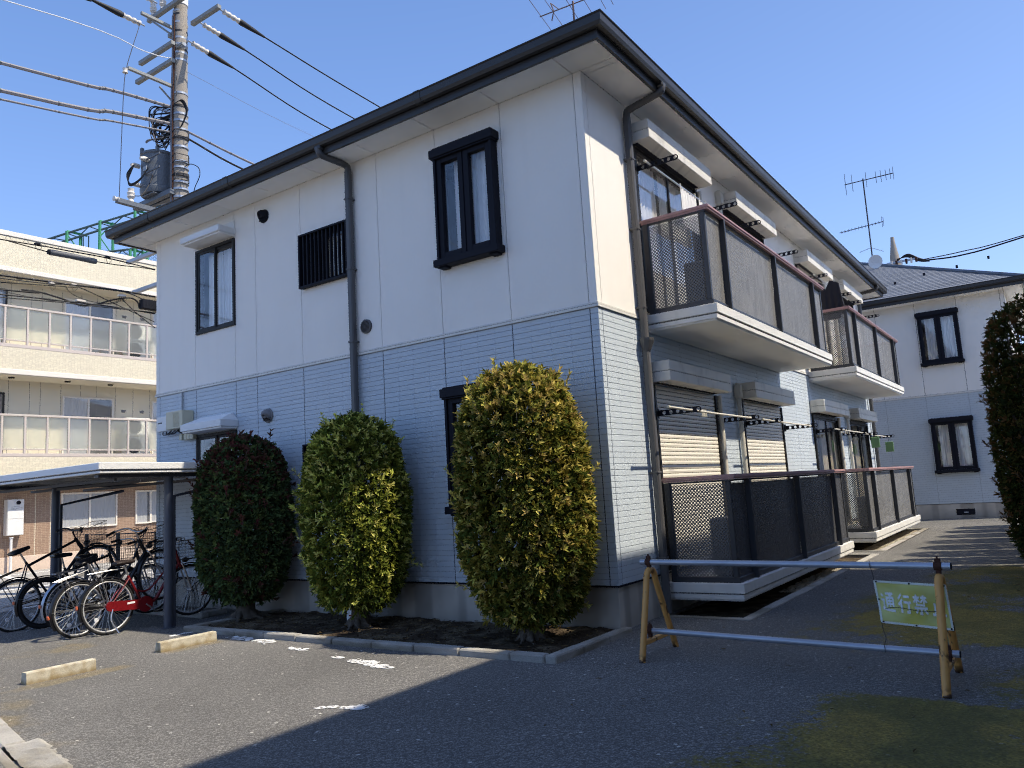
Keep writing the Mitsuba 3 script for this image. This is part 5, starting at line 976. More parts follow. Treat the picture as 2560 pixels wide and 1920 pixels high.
    O('cables', MB().tube(smoothline([hv(-0.06, -0.26, 0.02), hv(0.10, -0.12, 0.03), hv(0.06, 0, -0.15), fork + [0.05, 0, -0.1]], 4), 0.004, 5).tube(smoothline([hv(-0.06, 0.26, 0.02), hv(0.12, 0.10, 0.02), hv(0.04, 0.02, -0.2), hb], 4), 0.004, 5), CABLE, hb_k)
    def fend(c, d, a0, a1, nm):
        m = MB(); n = 18; th = np.linspace(a0, a1, n); w = 0.026 if not wide else 0.034; V = []
        for x in th:
            for yy, rr in ((-w, R + 0.010), (-w * 0.6, R + 0.020), (0, R + 0.024), (w * 0.6, R + 0.020), (w, R + 0.010)): V.append(np.array(c) + rr * (math.cos(x) * np.array(d) + math.sin(x) * np.array([0, 0, 1.0])) + yy * np.array([-d[1], d[0], 0]))
        i, j = np.meshgrid(np.arange(n - 1), np.arange(4), indexing='ij'); q = np.stack([i * 5 + j, (i + 1) * 5 + j, (i + 1) * 5 + j + 1, i * 5 + j + 1], -1).reshape(-1, 4); m.add(np.array(V), np.vstack([q[:, [0, 1, 2]], q[:, [0, 2, 3]]])); fk = O(nm, m, fender, k, 60)
        return fk
    if fender:
        fk = fend((0, 0, R), (1, 0, 0), 0.25, PI + 0.35, 'rear_fender'); fend((wb, 0, R), tuple(st), 0.45, 2.75, 'front_fender')
        for y in (-0.045, 0.045): O('stay', tube([(0, y, R), (-(R + 0.02) * 0.93, y * 0.6, R + (R + 0.02) * 0.28)], 0.003, 5), CHROME, fk)
    O('tail_reflector', cbox((-R - 0.045, -0.018, R + 0.03), (-R - 0.026, 0.018, R + 0.075), 0.006) if fender else cbox((-0.05, -0.02, R * 2 + 0.05), (-0.03, 0.02, R * 2 + 0.09), 0.006), REFLR, k)
    if rackm:
        m = MB(); z = 2 * R + 0.085
        for y in (-0.055, 0.0, 0.055): m.tube([(0.20, y * 0.6, z + 0.01), (-0.20, y, z)], 0.0055, 6)
        for x in (0.12, -0.02, -0.19): m.tube([(x, -0.055, z), (x, 0.055, z)], 0.005, 6)
        for y in (-0.06, 0.06): m.tube([(0, y, R), (-0.10, y, z)], 0.005, 6)
        O('rear_rack', m, rackm, k)
    ck = thing_part(k, 'crank'); m = MB(); m.tube([bb + [0, -0.07, 0], bb + [0, 0.07, 0]], 0.020, 10); m.tube([bb + [0, -0.075, 0], bb + [0.12, -0.085, -0.11]], 0.009, 6); m.tube([bb + [0, 0.075, 0], bb + [-0.12, 0.085, 0.11]], 0.009, 6); O('arms', m, CHROME, ck)
    m = MB(); m.cbox(bb + [0.08, -0.18, -0.122], bb + [0.16, -0.092, -0.098], 0.005); m.cbox(bb + [-0.16, 0.092, 0.098], bb + [-0.08, 0.18, 0.122], 0.005); O('pedals', m, BKBLK, ck)
    y = -0.062
    q = sg.LineString([(0.0, R), (bb[0], bb[2])]).buffer(0.058, resolution=6).union(sg.Point(bb[0], bb[2]).buffer(0.095)); v, f = extrude(q, 0.026)
    if guard: O('chain_guard', (np.stack([v[:, 0], y - 0.013 + v[:, 2], v[:, 1]], 1), f[:, ::-1]), guard, k); O('name_plate', cbox((0.20, y - 0.0150, 0.318), (0.30, y - 0.0133, 0.342), 0.0005), REFLW, k)
    else: O('chain_ring', torus(bb + [0, -0.05, 0], (1, 0, 0), (0, 0, 1), 0.085, 0.005, 24, 5), BKBLK, k); O('chain', MB().tube([(0, -0.05, R + 0.035), bb + [0, -0.05, 0.085]], 0.004, 4).tube([(0, -0.05, R - 0.035), bb + [0, -0.05, -0.085]], 0.004, 4), BKBLK, k)
    if stand: O('kickstand', MB().tube(smoothline([(0.02, -0.07, R - 0.04), (-0.02, -0.10, 0.18), (0.01, -0.14, 0.07), (0.02, -0.19, 0.012)], 4), 0.009, 6).tube(smoothline([(0.02, -0.19, 0.012), (-0.10, -0.20, 0.02), (-0.17, -0.20, 0.02)], 3), 0.006, 5), CHROME, k)
    if basket:
        bk = thing_part(k, 'basket'); m = MB(); z0, z1 = 0.74, 0.99; x0, x1 = 0.07, 0.35; c0 = np.array([wb - 0.16, 0, 0])
        def bp(x, y, z): e = (z - z0) / (z1 - z0); return c0 + (x0 + (x - x0) * (1 + 0.18 * e)) * st + y * (1 + 0.22 * e) * sd + np.array([0, 0, z])
        for z in np.linspace(z0, z1, 7): m.tube([bp(x0, -0.15, z), bp(x1, -0.13, z), bp(x1, 0.13, z), bp(x0, 0.15, z), bp(x0, -0.15, z)], 0.0022 if z < z1 - 0.01 else 0.0045, 4, False)
        for y in np.linspace(-0.15, 0.15, 11): m.tube([bp(x0, y, z0), bp(x0, y, z1)], 0.0018, 4, False); m.tube([bp(x1, y * 0.87, z0), bp(x1, y * 0.87, z1)], 0.0018, 4, False); m.tube([bp(x0, y, z0), bp(x1, y * 0.87, z0)], 0.0018, 4, False)
        for x in np.linspace(x0, x1, 8):
            w = 0.15 - 0.02 * (x - x0) / (x1 - x0)
            for sg_ in (-1, 1): m.tube([bp(x, sg_ * w, z0), bp(x, sg_ * w, z1)], 0.0018, 4, False)
        O('mesh', m, WIREG, bk); O('lamp', lathe([(0, 0), (0.03, 0.005), (0.035, 0.05), (0.02, 0.08), (0, 0.085)], 12, 'x', (wb - 0.02, 0.09, 2 * R + 0.06)), BKBLK, k)
    return k
bicycle('red-framed city bicycle with red chain case, nearest the shelter post', (-6.00, -1.90), (-5.99, -0.80), R=0.335, frame_m=RED, guard=RED, fender=BKBLK, sad=BROWN, saddle_z=0.80, rackm=CHROME, lean=-0.04, steer=-0.12, lift=0.06)
bicycle('black city bicycle with pale rear rim, second from the shelter post', (-6.26, -2.07), (-6.37, -0.97), R=0.335, frame_m=BKBLK, fender=BKBLK, saddle_z=0.84, bar_m=CHROME, lift=0.29, lean=0.02, steer=0.1, guard=BKBLK)
bicycle('black city bicycle with silver mudguard, third from the shelter post', (-6.86, -1.95), (-6.92, -0.85), R=0.335, frame_m=BKBLK, fender=SILVER, saddle_z=0.88, bar_m=CHROME, lean=0.03, steer=-0.2, guard=BKBLK, lift=0.06)
bicycle('black bicycle with fat tyres and a broad low saddle, fourth from the shelter post', (-7.60, -1.93), (-7.60, -0.86), R=0.335, frame_m=BKBLK, rim=BKBLK, fender=BKBLK, tyre_r=0.027, saddle_z=0.90, rackm=None, bar_m=BKBLK, style='sport', basket=True, lean=-0.02, steer=0.25, wide=True, lift=0.02)
bicycle('black bicycle with high tilted saddle, leftmost of the row', (-7.82, -2.09), (-7.93, -0.97), R=0.345, frame_m=BKBLK, fender=BKBLK, saddle_z=0.98, rackm=BKBLK, bar_m=BKBLK, style='sport', lift=0.35, lean=0.0, steer=0.0)

# ------------------------------------------------------------------ wire mesh fence beside the shelter
FN = thing('mesh_fence', 'dark wire mesh fence behind the parked bicycles', 'fence'); m = MB(); fx0, fx1, fy = -10.45, -8.25, 0.02
for x in np.arange(fx0, fx1 + 0.001, 0.055): m.tube([(x, fy, 0.06), (x, fy, 1.12)], 0.0028, 4, False)
obj('upright_wires', m, WIREG, FN, kind='stuff'); m = MB()
for z in (0.08, 0.24, 0.40, 0.56, 0.72, 0.88, 1.04, 1.07, 1.12): m.tube([(fx0, fy - 0.004, z), (fx1, fy - 0.004, z)], 0.0036, 4, False)
obj('cross_wires', m, WIREG, FN, kind='stuff')
for x in (fx0, -9.42, fx1 - 0.02): obj('post', cbox((x - 0.025, fy + 0.006, 0.0), (x + 0.025, fy + 0.055, 1.14), 0.005), BKBLK, FN)
obj('cap_rail', tube([(fx0, fy, 1.125), (fx1, fy, 1.125)], 0.008, 6), WIREG, FN)

# ------------------------------------------------------------------ utility pole with transformer, and its lines
UP = thing('utility_pole', 'concrete utility pole with grey transformer and steel crossarms behind the roof', 'utility pole')
px, py = -9.58, 1.285
obj('shaft', tube([(px, py, 0), (px, py, 7), (px + 0.05, py, 11.5), (px + 0.05, py, 12.6)], [0.175, 0.155, 0.125, 0.118], 20), POLEC, UP, smooth=50)
def armX(x0, x1, z, w=0.085, y=py - 0.19): return cbox((x0, y - w / 2, z - w / 2), (x1, y + w / 2, z + w / 2), 0.006)
def armY(y0, y1, z, w=0.06, x=px - 0.02): return cbox((x - w / 2, y0, z - w / 2), (x + w / 2, y1, z + w / 2), 0.005)
for x0, x1, z, y in ((-10.40, -8.86, 11.40, py - 0.17), (-9.40, -8.50, 11.09, py + 0.17), (-10.20, -9.60, 11.14, py + 0.17), (-10.68, -9.50, 10.57, py - 0.18), (-10.80, -9.50, 10.20, py - 0.18)):
    obj('crossarm', armX(x0, x1, z, 0.085, y), ARMG, UP)
for y0, z in ((0.50, 10.94), (0.25, 9.70)): obj('crossarm', armY(y0, py, z, 0.06), ARMG, UP)
obj('crossarm', armY(0.06, py, 7.06, 0.09), TRAFO, UP); obj('crossarm', armX(-10.8, -9.5, 7.50, 0.10, py - 0.2), TRAFO, UP)
obj('strut', tube([(-10.28, py - 0.17, 11.36), (-9.70, py - 0.1, 10.86)], 0.022, 6), ARMG, UP); obj('strut', tube([(-9.72, 0.95, 9.66), (-9.66, py - 0.1, 9.42)], 0.018, 6), ARMG, UP)
for z in (11.30, 11.22, 11.05, 10.86, 10.72, 10.58, 10.47, 10.40, 10.25, 9.55, 9.28, 9.12, 8.98, 8.80, 8.62, 8.44, 8.14, 8.02, 7.86, 7.72, 7.58, 7.42): obj('band', lathe([(0.128 + 0.0052 * (11.6 - z), -0.022), (0.138 + 0.0052 * (11.6 - z), -0.020), (0.138 + 0.0052 * (11.6 - z), 0.020), (0.128 + 0.0052 * (11.6 - z), 0.022)], 18, 'z', (px + 0.03, py, z)), GALV if int(z * 100) % 3 else WIREG, UP, smooth=50)
for i, z in enumerate((10.45, 10.12, 9.80, 9.48)):
    s = 1; obj('step_bolt', tube(smoothline([(px + 0.06, py - 0.10, z), (px + 0.18, py - 0.17, z + 0.03), (px + 0.185, py - 0.19, z + 0.06)], 3), 0.010, 6), ARMG, UP)
for z in (8.60, 8.10, 7.72):
    m = MB(); a = [(px + 0.0, py - 0.16), (px + 0.22, py - 0.22), (px + 0.27, py + 0.02), (px + 0.16, py + 0.1)]
    for dz in (0, 0.13): m.tube([(x, y, z + dz) for x, y in a], 0.010, 5)
    for x, y in a: m.tube([(x, y, z), (x, y, z + 0.13)], 0.008, 5)
    obj('step_bracket', m, WIREG, UP)
obj('end_plate', cbox((-9.42, py - 0.16, 10.44), (-9.24, py - 0.09, 10.50), 0.006), ARMG, UP); obj('end_insulator', lathe([(0, 0), (0.05, 0.0), (0.055, 0.05), (0.035, 0.09), (0, 0.09)], 14, 'x', (-9.33, py - 0.1, 10.47)), GALV, UP)
def insul(p, d, n=3, r=0.055, L=0.34):
    """A strain insulator along d from p: metal eye, ribbed porcelain, black sleeve."""
    d = np.array(d, float) / np.linalg.norm(d); p = np.array(p, float); k = obj('strain_insulator', tube([p, p + d * 0.10], 0.016, 6), GALV, UP); pts, rr = [], []
    for i in range(n * 6 + 1): pts.append(p + d * (0.10 + L * i / (n * 6))); rr.append(r * (0.62 + 0.38 * abs(math.cos(i * PI / 6))))
    obj('porcelain', tube(pts, rr, 12), PORC, k, smooth=50); obj('sleeve', tube([p + d * (0.10 + L), p + d * (0.16 + L), p + d * (0.42 + L), p + d * (0.72 + L)], [0.05, 0.06, 0.045, 0.022], 8), CABLE, k, smooth=50)
    return p + d * (0.72 + L)
def pin_ins(p, h=0.30):
    obj('pin_insulator', lathe([(0, 0), (0.05, 0), (0.05, 0.03), (0.035, 0.05), (0.07, 0.10), (0.055, 0.12), (0.07, 0.17), (0.05, 0.20), (0.06, 0.25), (0.03, h), (0, h)], 14, 'z', p), PORC, UP, smooth=40)
pin_ins((-9.88, py - 0.17, 11.44)); pin_ins((-10.22, py - 0.17, 11.44)); pin_ins((-9.0, py - 0.17, 11.44)); pin_ins((px - 0.02, 0.33, 7.10), 0.26)
LN = []
def line(name, pts, r, mm, label, n=6, clips=0):
    k = thing(name, label, 'cable'); obj('strand', tube(pts, r, n), mm, k, smooth=50); p = np.asarray(pts)
    for i in range(clips):
        c = p[int((i + 0.5) / clips * (len(p) - 1))]; d = p[min(len(p) - 1, int((i + 0.5) / clips * (len(p) - 1)) + 1)] - c; d /= np.linalg.norm(d) + 1e-9; obj('tie', tube([c - d * 0.012, c + d * 0.012], r * 1.18, 6), DGREY, k)
    return k
# towards the far right, over the roof
e1 = insul((-8.55, py + 0.2, 11.07), (0.0, 1, -0.085)); e2 = insul((-9.20, py + 0.2, 11.06), (0.0, 1, -0.10)); e3 = insul((-9.56, py + 0.18, 10.80), (0, 1, -0.12))
for e, x, z2, sl, lb in ((e1, -8.55, 10.80, -0.06, 'right-hand black power line leading from the pole over the roof'), (e2, -9.20, 10.64, -0.08, 'middle black power line leading from the pole over the roof'), (e3, -9.60, 10.33, -0.10, 'left-hand black power line leading from the pole over the roof')):
    q = [e, (x, 4.9, z2), (x, 9.0, z2 - 0.18), (x, 16.0, z2 - 0.25), (x, 34.0, z2 + 0.6)]; line('power_line', smoothline(q, 6), 0.0150, CABLE, lb)
line('service_cable', smoothline([(-9.46, py + 0.1, 8.80), (-9.5, 3.03, 8.64), (-9.5, 6.0, 8.45), (-9.5, 16, 8.5)], 6), 0.022, CABLEG, 'thicker grey bundled cable leaving the pole to the right, upper of two', clips=10)
line('service_cable', smoothline([(-9.46, py + 0.1, 8.66), (-9.5, 2.75, 8.44), (-9.5, 6.0, 8.2), (-9.5, 16, 8.3)], 6), 0.020, CABLE, 'black bundled cable leaving the pole to the right, lower of two', clips=10)
line('guy_wire', smoothline([(-9.42, py, 10.03), (-9.5, 4.7, 9.86), (-9.5, 14, 9.7)], 6), 0.0035, CABLEG, 'hair-thin wire running from the pole down to the roof edge')
# towards the left, out of the frame
for zs, pend, r, mm, lb in ((((-14, 7.4), (-1.87, 8.88), (0.0, 9.16)), (px - 0.05, py - 0.12, 9.28), 0.030, CABLEG, 'highest of the three grey cables leaving the pole to the left'), (((-14, 6.8), (-1.86, 8.40), (0.0, 8.74)), (px - 0.05, py - 0.12, 8.93), 0.034, CABLEG, 'thick pale grey cable leaving the pole to the left, middle of three'), (((-14, 6.6), (-1.85, 8.25), (0.0, 8.56)), (px - 0.05, py - 0.12, 8.76), 0.018, CABLEG, 'lowest of the three grey cables leaving the pole to the left')):
    line('service_cable', smoothline([(px - 0.06, y, z) for y, z in zs] + [pend], 6), r, mm, lb, clips=16)
line('guy_wire', smoothline([(px, -14, 7.7), (px, -1.9, 9.96), (px, 0.60, 10.17), (px, py - 0.1, 10.30)], 6), 0.009, SHEDW, 'pale wire slanting across the sky to the pole from the left')
ea = insul((px - 0.3, py - 0.55, 10.90), (0.0, -1, 0.02)); line('power_line', smoothline([ea, (px - 0.30, -0.9, 10.93), (px - 0.3, -6, 10.9), (px - 0.3, -14, 11.6)], 6), 0.017, CABLE, 'black power line with sleeves leaving the crossarm at the upper left')
obj('sleeve', tube([(px - 0.3, -0.30, 10.895), (px - 0.3, -0.42, 10.90), (px - 0.3, -0.62, 10.91)], [0.02, 0.045, 0.018], 8), CABLE, UP); obj('sleeve', tube([(px - 0.3, -0.78, 10.92), (px - 0.3, -0.90, 10.93), (px - 0.3, -1.12, 10.935)], [0.02, 0.045, 0.018], 8), CABLE, UP)
eb = insul((px - 0.12, py - 0.4, 11.38), (0.0, -1, 0.05)); line('power_line', smoothline([eb, (px - 0.12, -2.0, 11.5), (px - 0.12, -14, 12.6)], 6), 0.017, CABLE, 'black power line leaving the pole top at the upper left')
line('drop_wire', smoothline([(px - 0.30, 0.58, 10.90), (px - 0.12, 0.52, 10.72), (px - 0.05, 0.36, 10.2), (px - 0.02, 0.22, 9.66), (px, 0.16, 9.1), (px, 0.10, 7.12)], 6), 0.0065, CABLE, 'thin black wire dropping from the crossarm to the cut-out')
obj('knob_insulator', lathe([(0, -0.05), (0.05, -0.04), (0.035, 0), (0.05, 0.04), (0, 0.05)], 12, 'z', (px - 0.02, 0.20, 9.62)), PORC, UP, smooth=40); obj('knob_insulator', lathe([(0, -0.05), (0.05, -0.04), (0.035, 0), (0.05, 0.04), (0, 0.05)], 12, 'y', (px - 0.02, 0.05, 7.08)), PORC, UP, smooth=40)
line('drop_wire', smoothline([(px - 0.02, 0.33, 7.22), (px - 0.10, 0.6, 7.35), (-9.95, 0.95, 7.9), (-10.25, 0.95, 8.05), (-10.35, py - 0.30, 7.98)], 6), 0.009, CABLE, 'black wire curving from the cut-out up to the transformer')
line('drop_wire', smoothline([(px + 0.1, py, 8.02), (px + 0.35, py, 8.03), (px + 0.62, py, 7.88), (px + 0.66, py, 7.70), (px + 0.50, py, 7.50), (px + 0.45, py, 7.30)], 6), 0.009, CABLE, 'short black wire looping out right of the pole above the roof')
# transformer
tk = thing_part(UP, 'transformer'); tx, ty = -10.17, py - 0.06
obj('tank', lathe([(0, 7.56), (0.24, 7.56), (0.335, 7.60), (0.355, 7.66), (0.355, 7.72), (0.335, 7.74), (0.335, 8.38), (0.355, 8.40), (0.355, 8.44), (0.30, 8.47), (0, 8.48)], 28, 'z', (tx, ty, 0)), TRAFO, tk, smooth=35)
for z in (7.95, 8.22): obj('tie_bar', cbox((tx + 0.05, ty - 0.375, z - 0.018), (px + 0.02, ty - 0.350, z + 0.018), 0.004), DGREY, tk)
for a in range(6): th = a * PI / 3 + 0.4; obj('lug', cbox((tx + 0.34 * math.cos(th) - 0.03, ty + 0.34 * math.sin(th) - 0.03, 8.40), (tx + 0.34 * math.cos(th) + 0.03, ty + 0.34 * math.sin(th) + 0.03, 8.52), 0.006), TRAFO, tk)
for dx, z in ((-0.2, 8.20), (0.12, 8.24), (-0.12, 7.78)): obj('bushing', tube([(tx + dx, ty - 0.30, z), (tx + dx, ty - 0.40, z), (tx + dx, ty - 0.47, z - 0.02)], [0.045, 0.05, 0.03], 10), PORC, tk, smooth=50)
obj('rating_plate', cbox((tx + 0.02, ty - 0.352, 8.02), (tx + 0.14, ty - 0.338, 8.11), 0.002), GREYM, tk)
obj('cooling_pipe', tube([(tx - 0.38, ty - 0.1, 7.75), (tx - 0.38, ty - 0.1, 8.15)], 0.05, 8), TRAFO, tk)
for i in range(4): obj('lead', tube(smoothline([(tx - 0.2 + 0.02 * i, ty - 0.44, 8.18), (tx - 0.30 + 0.02 * i, ty - 0.50, 8.0 - 0.04 * i), (tx - 0.12, ty - 0.52, 7.76 - 0.015 * i), (tx + 0.14, ty - 0.48, 7.80 - 0.01 * i), (tx + 0.28, ty - 0.40, 8.0)], 5), 0.010, 5), CABLE, tk)
obj('support', MB().cbox((-10.5, py - 0.10, 7.46), (-9.6, py - 0.02, 7.54), 0.005).cbox((-10.3, py - 0.35, 7.545), (-9.9, py - 0.25, 7.565), 0.003), TRAFO, UP)
# tangle of leads on the pole's left flank
rs = np.random.RandomState(21)
for i in range(22):
    z0 = 8.62 + rs.uniform(0, 0.75); z1 = 8.62 + rs.uniform(-0.1, 0.55); r = rs.uniform(0.18, 0.42); yo = rs.uniform(-0.28, 0.0)
    obj('lead', tube(smoothline([(px - 0.12, py - 0.1, z0), (px - 0.12 - r * 0.8, py + yo - 0.1, z0 + rs.uniform(-0.05, 0.10)), (px - 0.14 - r, py + yo - 0.12, (z0 + z1) / 2 + rs.uniform(-0.1, 0.1)), (px - 0.12 - r * 0.6, py + yo - 0.1, z1 - rs.uniform(0.05, 0.2)), (px - 0.10, py - 0.12, z1)], 5), rs.uniform(0.008, 0.016), 5), CABLE if i % 4 else CABLEG, UP)
for i in range(5): obj('lead', tube(smoothline([(px + 0.06, py - 0.16, 9.30), (px + 0.20 + 0.02 * i, py - 0.1, 9.33), (px + 0.30 + 0.012 * i, py - 0.05, 9.1), (px + 0.20 + 0.01 * i, py - 0.08, 8.85), (px + 0.14, py - 0.1, 8.78)], 5), 0.008, 5), CABLE, UP)
for dx, mm in ((0.0, CABLEG), (0.03, RUST), (-0.03, CABLEG)): obj('riser', tube(smoothline([(px + dx, py - 0.165, 7.2), (px + dx + 0.01, py - 0.165, 8.2), (px + dx, py - 0.16, 9.2), (px + 0.03 + dx, py - 0.15, 10.3), (px + 0.02 + dx, py - 0.14, 11.2)], 6), 0.013, 5), mm, UP)
obj('collar_cap', lathe([(0.128, -0.04), (0.14, -0.035), (0.142, 0.3), (0.10, 0.34), (0.0, 0.35)], 16, 'z', (px + 0.05, py, 11.48)), SHEDW, UP, smooth=50)

# second pole, mostly behind the house corner, with the cable bundles over the street
U2 = thing('utility_pole', 'utility pole hidden behind the left house corner with two arms showing', 'utility pole'); qx, qy = -11.13, 1.98
obj('shaft', tube([(qx, qy, 0), (qx, qy, 5), (qx, qy, 8.2)], [0.16, 0.14, 0.12], 16), POLEC, U2, smooth=50); obj('crossarm', cbox((-12.42, 1.80, 6.85), (-11.0, 1.88, 6.93), 0.006), GALV, U2); obj('crossarm', cbox((-12.2, 1.80, 6.13), (-11.0, 1.88, 6.21), 0.006), GALV, U2)
CX = -11.3
def bundle(pts, r, lb, mm=CABLE, clips=0, x=CX): return line('street_cable', smoothline([(x, y, z) for y, z in pts], 6), r, mm, lb, clips=clips)
bundle([(-9, 6.1), (-1.13, 6.45), (-0.51, 6.49), (0.07, 6.50), (0.80, 6.52), (1.81, 6.49)], 0.012, 'topmost black cable crossing in front of the cream block', clips=9)
bundle([(-1.0, 6.45), (-0.62, 6.42), (-0.29, 6.395)], 0.010, 'short cable entering the left end of the grey splice sleeve'); bundle([(0.55, 6.40), (1.0, 6.42), (1.5, 6.47), (1.8, 6.48)], 0.010, 'short cable leaving the right end of the grey splice sleeve')
k = thing('splice_sleeve', 'grey tubular splice sleeve hanging on the cables before the cream block', 'cable sleeve'); obj('tube', tube([(CX, -0.29, 6.40), (CX, 0.1, 6.41), (CX, 0.55, 6.40)], 0.056, 14), DGREY, k, smooth=50); obj('cap', tube([(CX, -0.315, 6.40), (CX, -0.29, 6.40)], 0.050, 12), BLACK, k); obj('cap', tube([(CX, 0.551, 6.40), (CX, 0.58, 6.40)], 0.050, 12), DGREY, k)
bundle([(-9, 5.4), (-1.11, 5.79), (-0.2, 5.83), (1.14, 5.90), (1.81, 5.90)], 0.020, 'thick black cable at the height of the top balcony soffit', clips=12); bundle([(-9, 5.3), (-1.11, 5.72), (0.08, 5.83), (1.14, 5.87), (1.7, 5.72)], 0.010, 'thin cable hanging just below the thick one', x=CX + 0.05)
bundle([(-9, 5.0), (-1.11, 5.54), (-0.73, 5.60), (-0.40, 5.61), (-0.05, 5.56), (0.42, 5.49), (0.98, 5.71), (1.3, 5.80), (1.46, 5.74), (1.50, 5.62)], 0.017, 'heavy black cable sagging in a deep loop before the top balcony', CABLE, x=CX - 0.05)
bundle([(-9, 4.9), (-1.1, 5.44), (-0.19, 5.49), (0.83, 5.54), (1.81, 5.54)], 0.014, 'upper of the two parallel cables above the frosted balcony', clips=8); bundle([(-9, 4.8), (-1.1, 5.38), (-0.19, 5.45), (0.83, 5.50), (1.81, 5.56)], 0.010, 'lower of the two parallel cables above the frosted balcony', x=CX + 0.04)
bundle([(-1.1, 5.66), (-0.6, 5.72), (0.15, 5.80), (0.31, 5.81), (1.0, 5.60), (1.81, 5.36)], 0.009, 'thin cable slanting down right from the bundle to the house corner'); bundle([(1.11, 5.73), (1.4, 5.50), (1.81, 5.24)], 0.009, 'thin cable dropping right past the cable box to the house corner'); bundle([(-1.1, 5.50), (-0.2, 5.47), (0.4, 5.50), (0.9, 5.62), (1.1, 5.73)], 0.006, 'thin slack cable rising to the clamp near the house corner'); bundle([(0.0, 5.80), (0.15, 5.66), (0.5, 5.58), (0.9, 5.60), (1.15, 5.74)], 0.006, 'thin slack cable drooping between two clamps')
for i in range(9): y = -1.0 + 0.3 * i; z = 6.50; LN.append(obj('spiral_hanger', tube(smoothline([(CX, y - 0.05, z - 0.02), (CX, y, z + 0.06), (CX, y + 0.05, z - 0.01)], 4), 0.0035, 4), CABLE, U2))
for y, z in ((-0.25, 5.79), (0.15, 5.84), (0.25, 5.55), (0.33, 5.55), (1.07, 5.79), (1.12, 5.80), (-0.51, 6.50), (0.80, 6.53)):
    kk = obj('clamp', MB().cbox((CX - 0.03, y - 0.045, z - 0.018), (CX + 0.05, y + 0.045, z + 0.022), 0.006), PORC if z < 6 else BLACK, U2)
    for s in (-1, 1): obj('tail', tube(smoothline([(CX + 0.04, y + 0.03 * s, z), (CX + 0.06, y + 0.05 * s, z - 0.07), (CX + 0.05, y + 0.01 * s, z - 0.13)], 3), 0.005, 4), CABLE, kk)
k = thing('cable_box', 'black ribbed cable closure box beside the left house corner', 'cable box'); obj('case', cbox((CX - 0.07, 1.50, 5.60), (CX + 0.07, 2.0, 5.80), 0.012), BLACK, k)
for i in range(7): obj('rib', cbox((CX - 0.075, 1.53 + 0.06 * i, 5.605), (CX + 0.076, 1.55 + 0.06 * i, 5.802), 0.003), BKBLK, k)

# ------------------------------------------------------------------ green steel ball-net frame beyond the cream block
NF = thing('net_frame', 'green steel lattice frame of a sports net rising behind the cream block', 'net frame')
def lattice_post(x, y, z0, z1, w=0.55):
    k = thing_part(NF, 'mast'); m = MB()
    for a in (0, w): m.tube([(x + a * 0.25, y + a, z0), (x + a * 0.25, y + a, z1)], 0.075, 6)
    z = z0; s = 0
    while z < z1 - 0.4: m.tube([(x + (w * 0.25 if s else 0), y + (w if s else 0), z), (x + (0 if s else w * 0.25), y + (0 if s else w), z + 0.8)], 0.030, 5); z += 0.8; s = 1 - s
    m.tube([(x, y, z1), (x + w * 0.25, y + w + 0.3, z1 - 0.05)], 0.06, 5); obj('lattice', m, NETG, k)
def truss(a, b, h):
    k = thing_part(NF, 'truss'); a, b = np.array(a), np.array(b); m = MB(); u = np.array([0, 0, h]); m.tube([a, b], 0.055, 5); m.tube([a - u, b - u], 0.055, 5); n = int(np.linalg.norm(b - a) / 0.42)
    for i in range(n): p, q = a + (b - a) * i / n, a + (b - a) * (i + 1) / n; m.tube([p - (u if i % 2 else 0), q - (0 if i % 2 else u)], 0.026, 4)
    obj('lattice', m, NETD, k)
pts = [(-32.64, 9.47, 14.12), (-32.39, 10.01, 14.42), (-31.8, 11.21, 15.07), (-31.09, 12.51, 15.76), (-30.4, 13.8, 16.4), (-29.0, 16.5, 17.8)]
for a, b in zip(pts[:-1], pts[1:]): truss(a, b, 0.35)
truss((-33.6, 7.3, 13.0), pts[0], 0.35); truss((-31.8, 11.2, 13.62), (-30.9, 12.9, 14.05), 0.55)
for x, y, z in pts[1:5]: lattice_post(x, y, 0.0, z + 0.10)
lattice_post(-31.2, 12.35, 0.0, 13.9); obj('stay', MB().tube([(-32.1, 10.6, 14.4), (-32.0, 10.75, 6)], 0.03, 4).tube([(-32.0, 10.8, 14.4), (-31.95, 10.82, 6)], 0.03, 4), NETD, NF)
v, f = perforated(0, 3.2, 0, 5.5, 0.0, 0.16, 0.072); th = np.array([0.47, 0.88, 0]); obj('net', (np.array([-31.9, 11.3, 8.4]) + v[:, :1] * th + v[:, 2:] * np.array([0, 0, 1.0]), f), NETD, NF)

# ------------------------------------------------------------------ antennas, dish and the pole behind the far house
def yagi(H, c, d, L, els, r=0.012, mm=ANTM, up_=(0, 0, 1), vert=False):
    """A boom along d with cross rods; els: (position along the boom, half length)."""
    c, d = np.array(c, float), np.array(d, float); d /= np.linalg.norm(d); s = np.cross(d, up_); s /= np.linalg.norm(s)
    if vert: s = np.array(up_, float)
    k = obj('boom', tube([c - d * L / 2, c + d * L / 2], r, 6), mm, H)
    for p, h in els: q = c + d * (p * L); obj('element', tube([q - s * h, q + s * h], r * 0.55, 5), mm, k)
    return k
A1 = thing('aerial', 'rust-tinted aerial on the roof of the white and blue-grey corner building', 'aerial'); ar = (-2.15, 4.0)
obj('mast', tube([(*ar, 8.0), (*ar, 9.75)], 0.018, 8), ANTM, A1); yagi(A1, (-2.15, 4.0, 9.70), (0.80, 0.15, 0.05), 1.25, [(-0.48, 0.75), (-0.30, 0.62), (-0.05, 0.55), (0.16, 0.50), (0.36, 0.46), (0.48, 0.42)], 0.010)
obj('reflector_arm', MB().tube([(-2.55, 3.93, 9.85), (-2.50, 3.93, 9.68), (-2.55, 3.93, 9.52)], 0.012, 5).tube([(-2.55, 3.93, 9.85), (-2.42, 3.95, 9.70)], 0.008, 5), ANTM, A1)
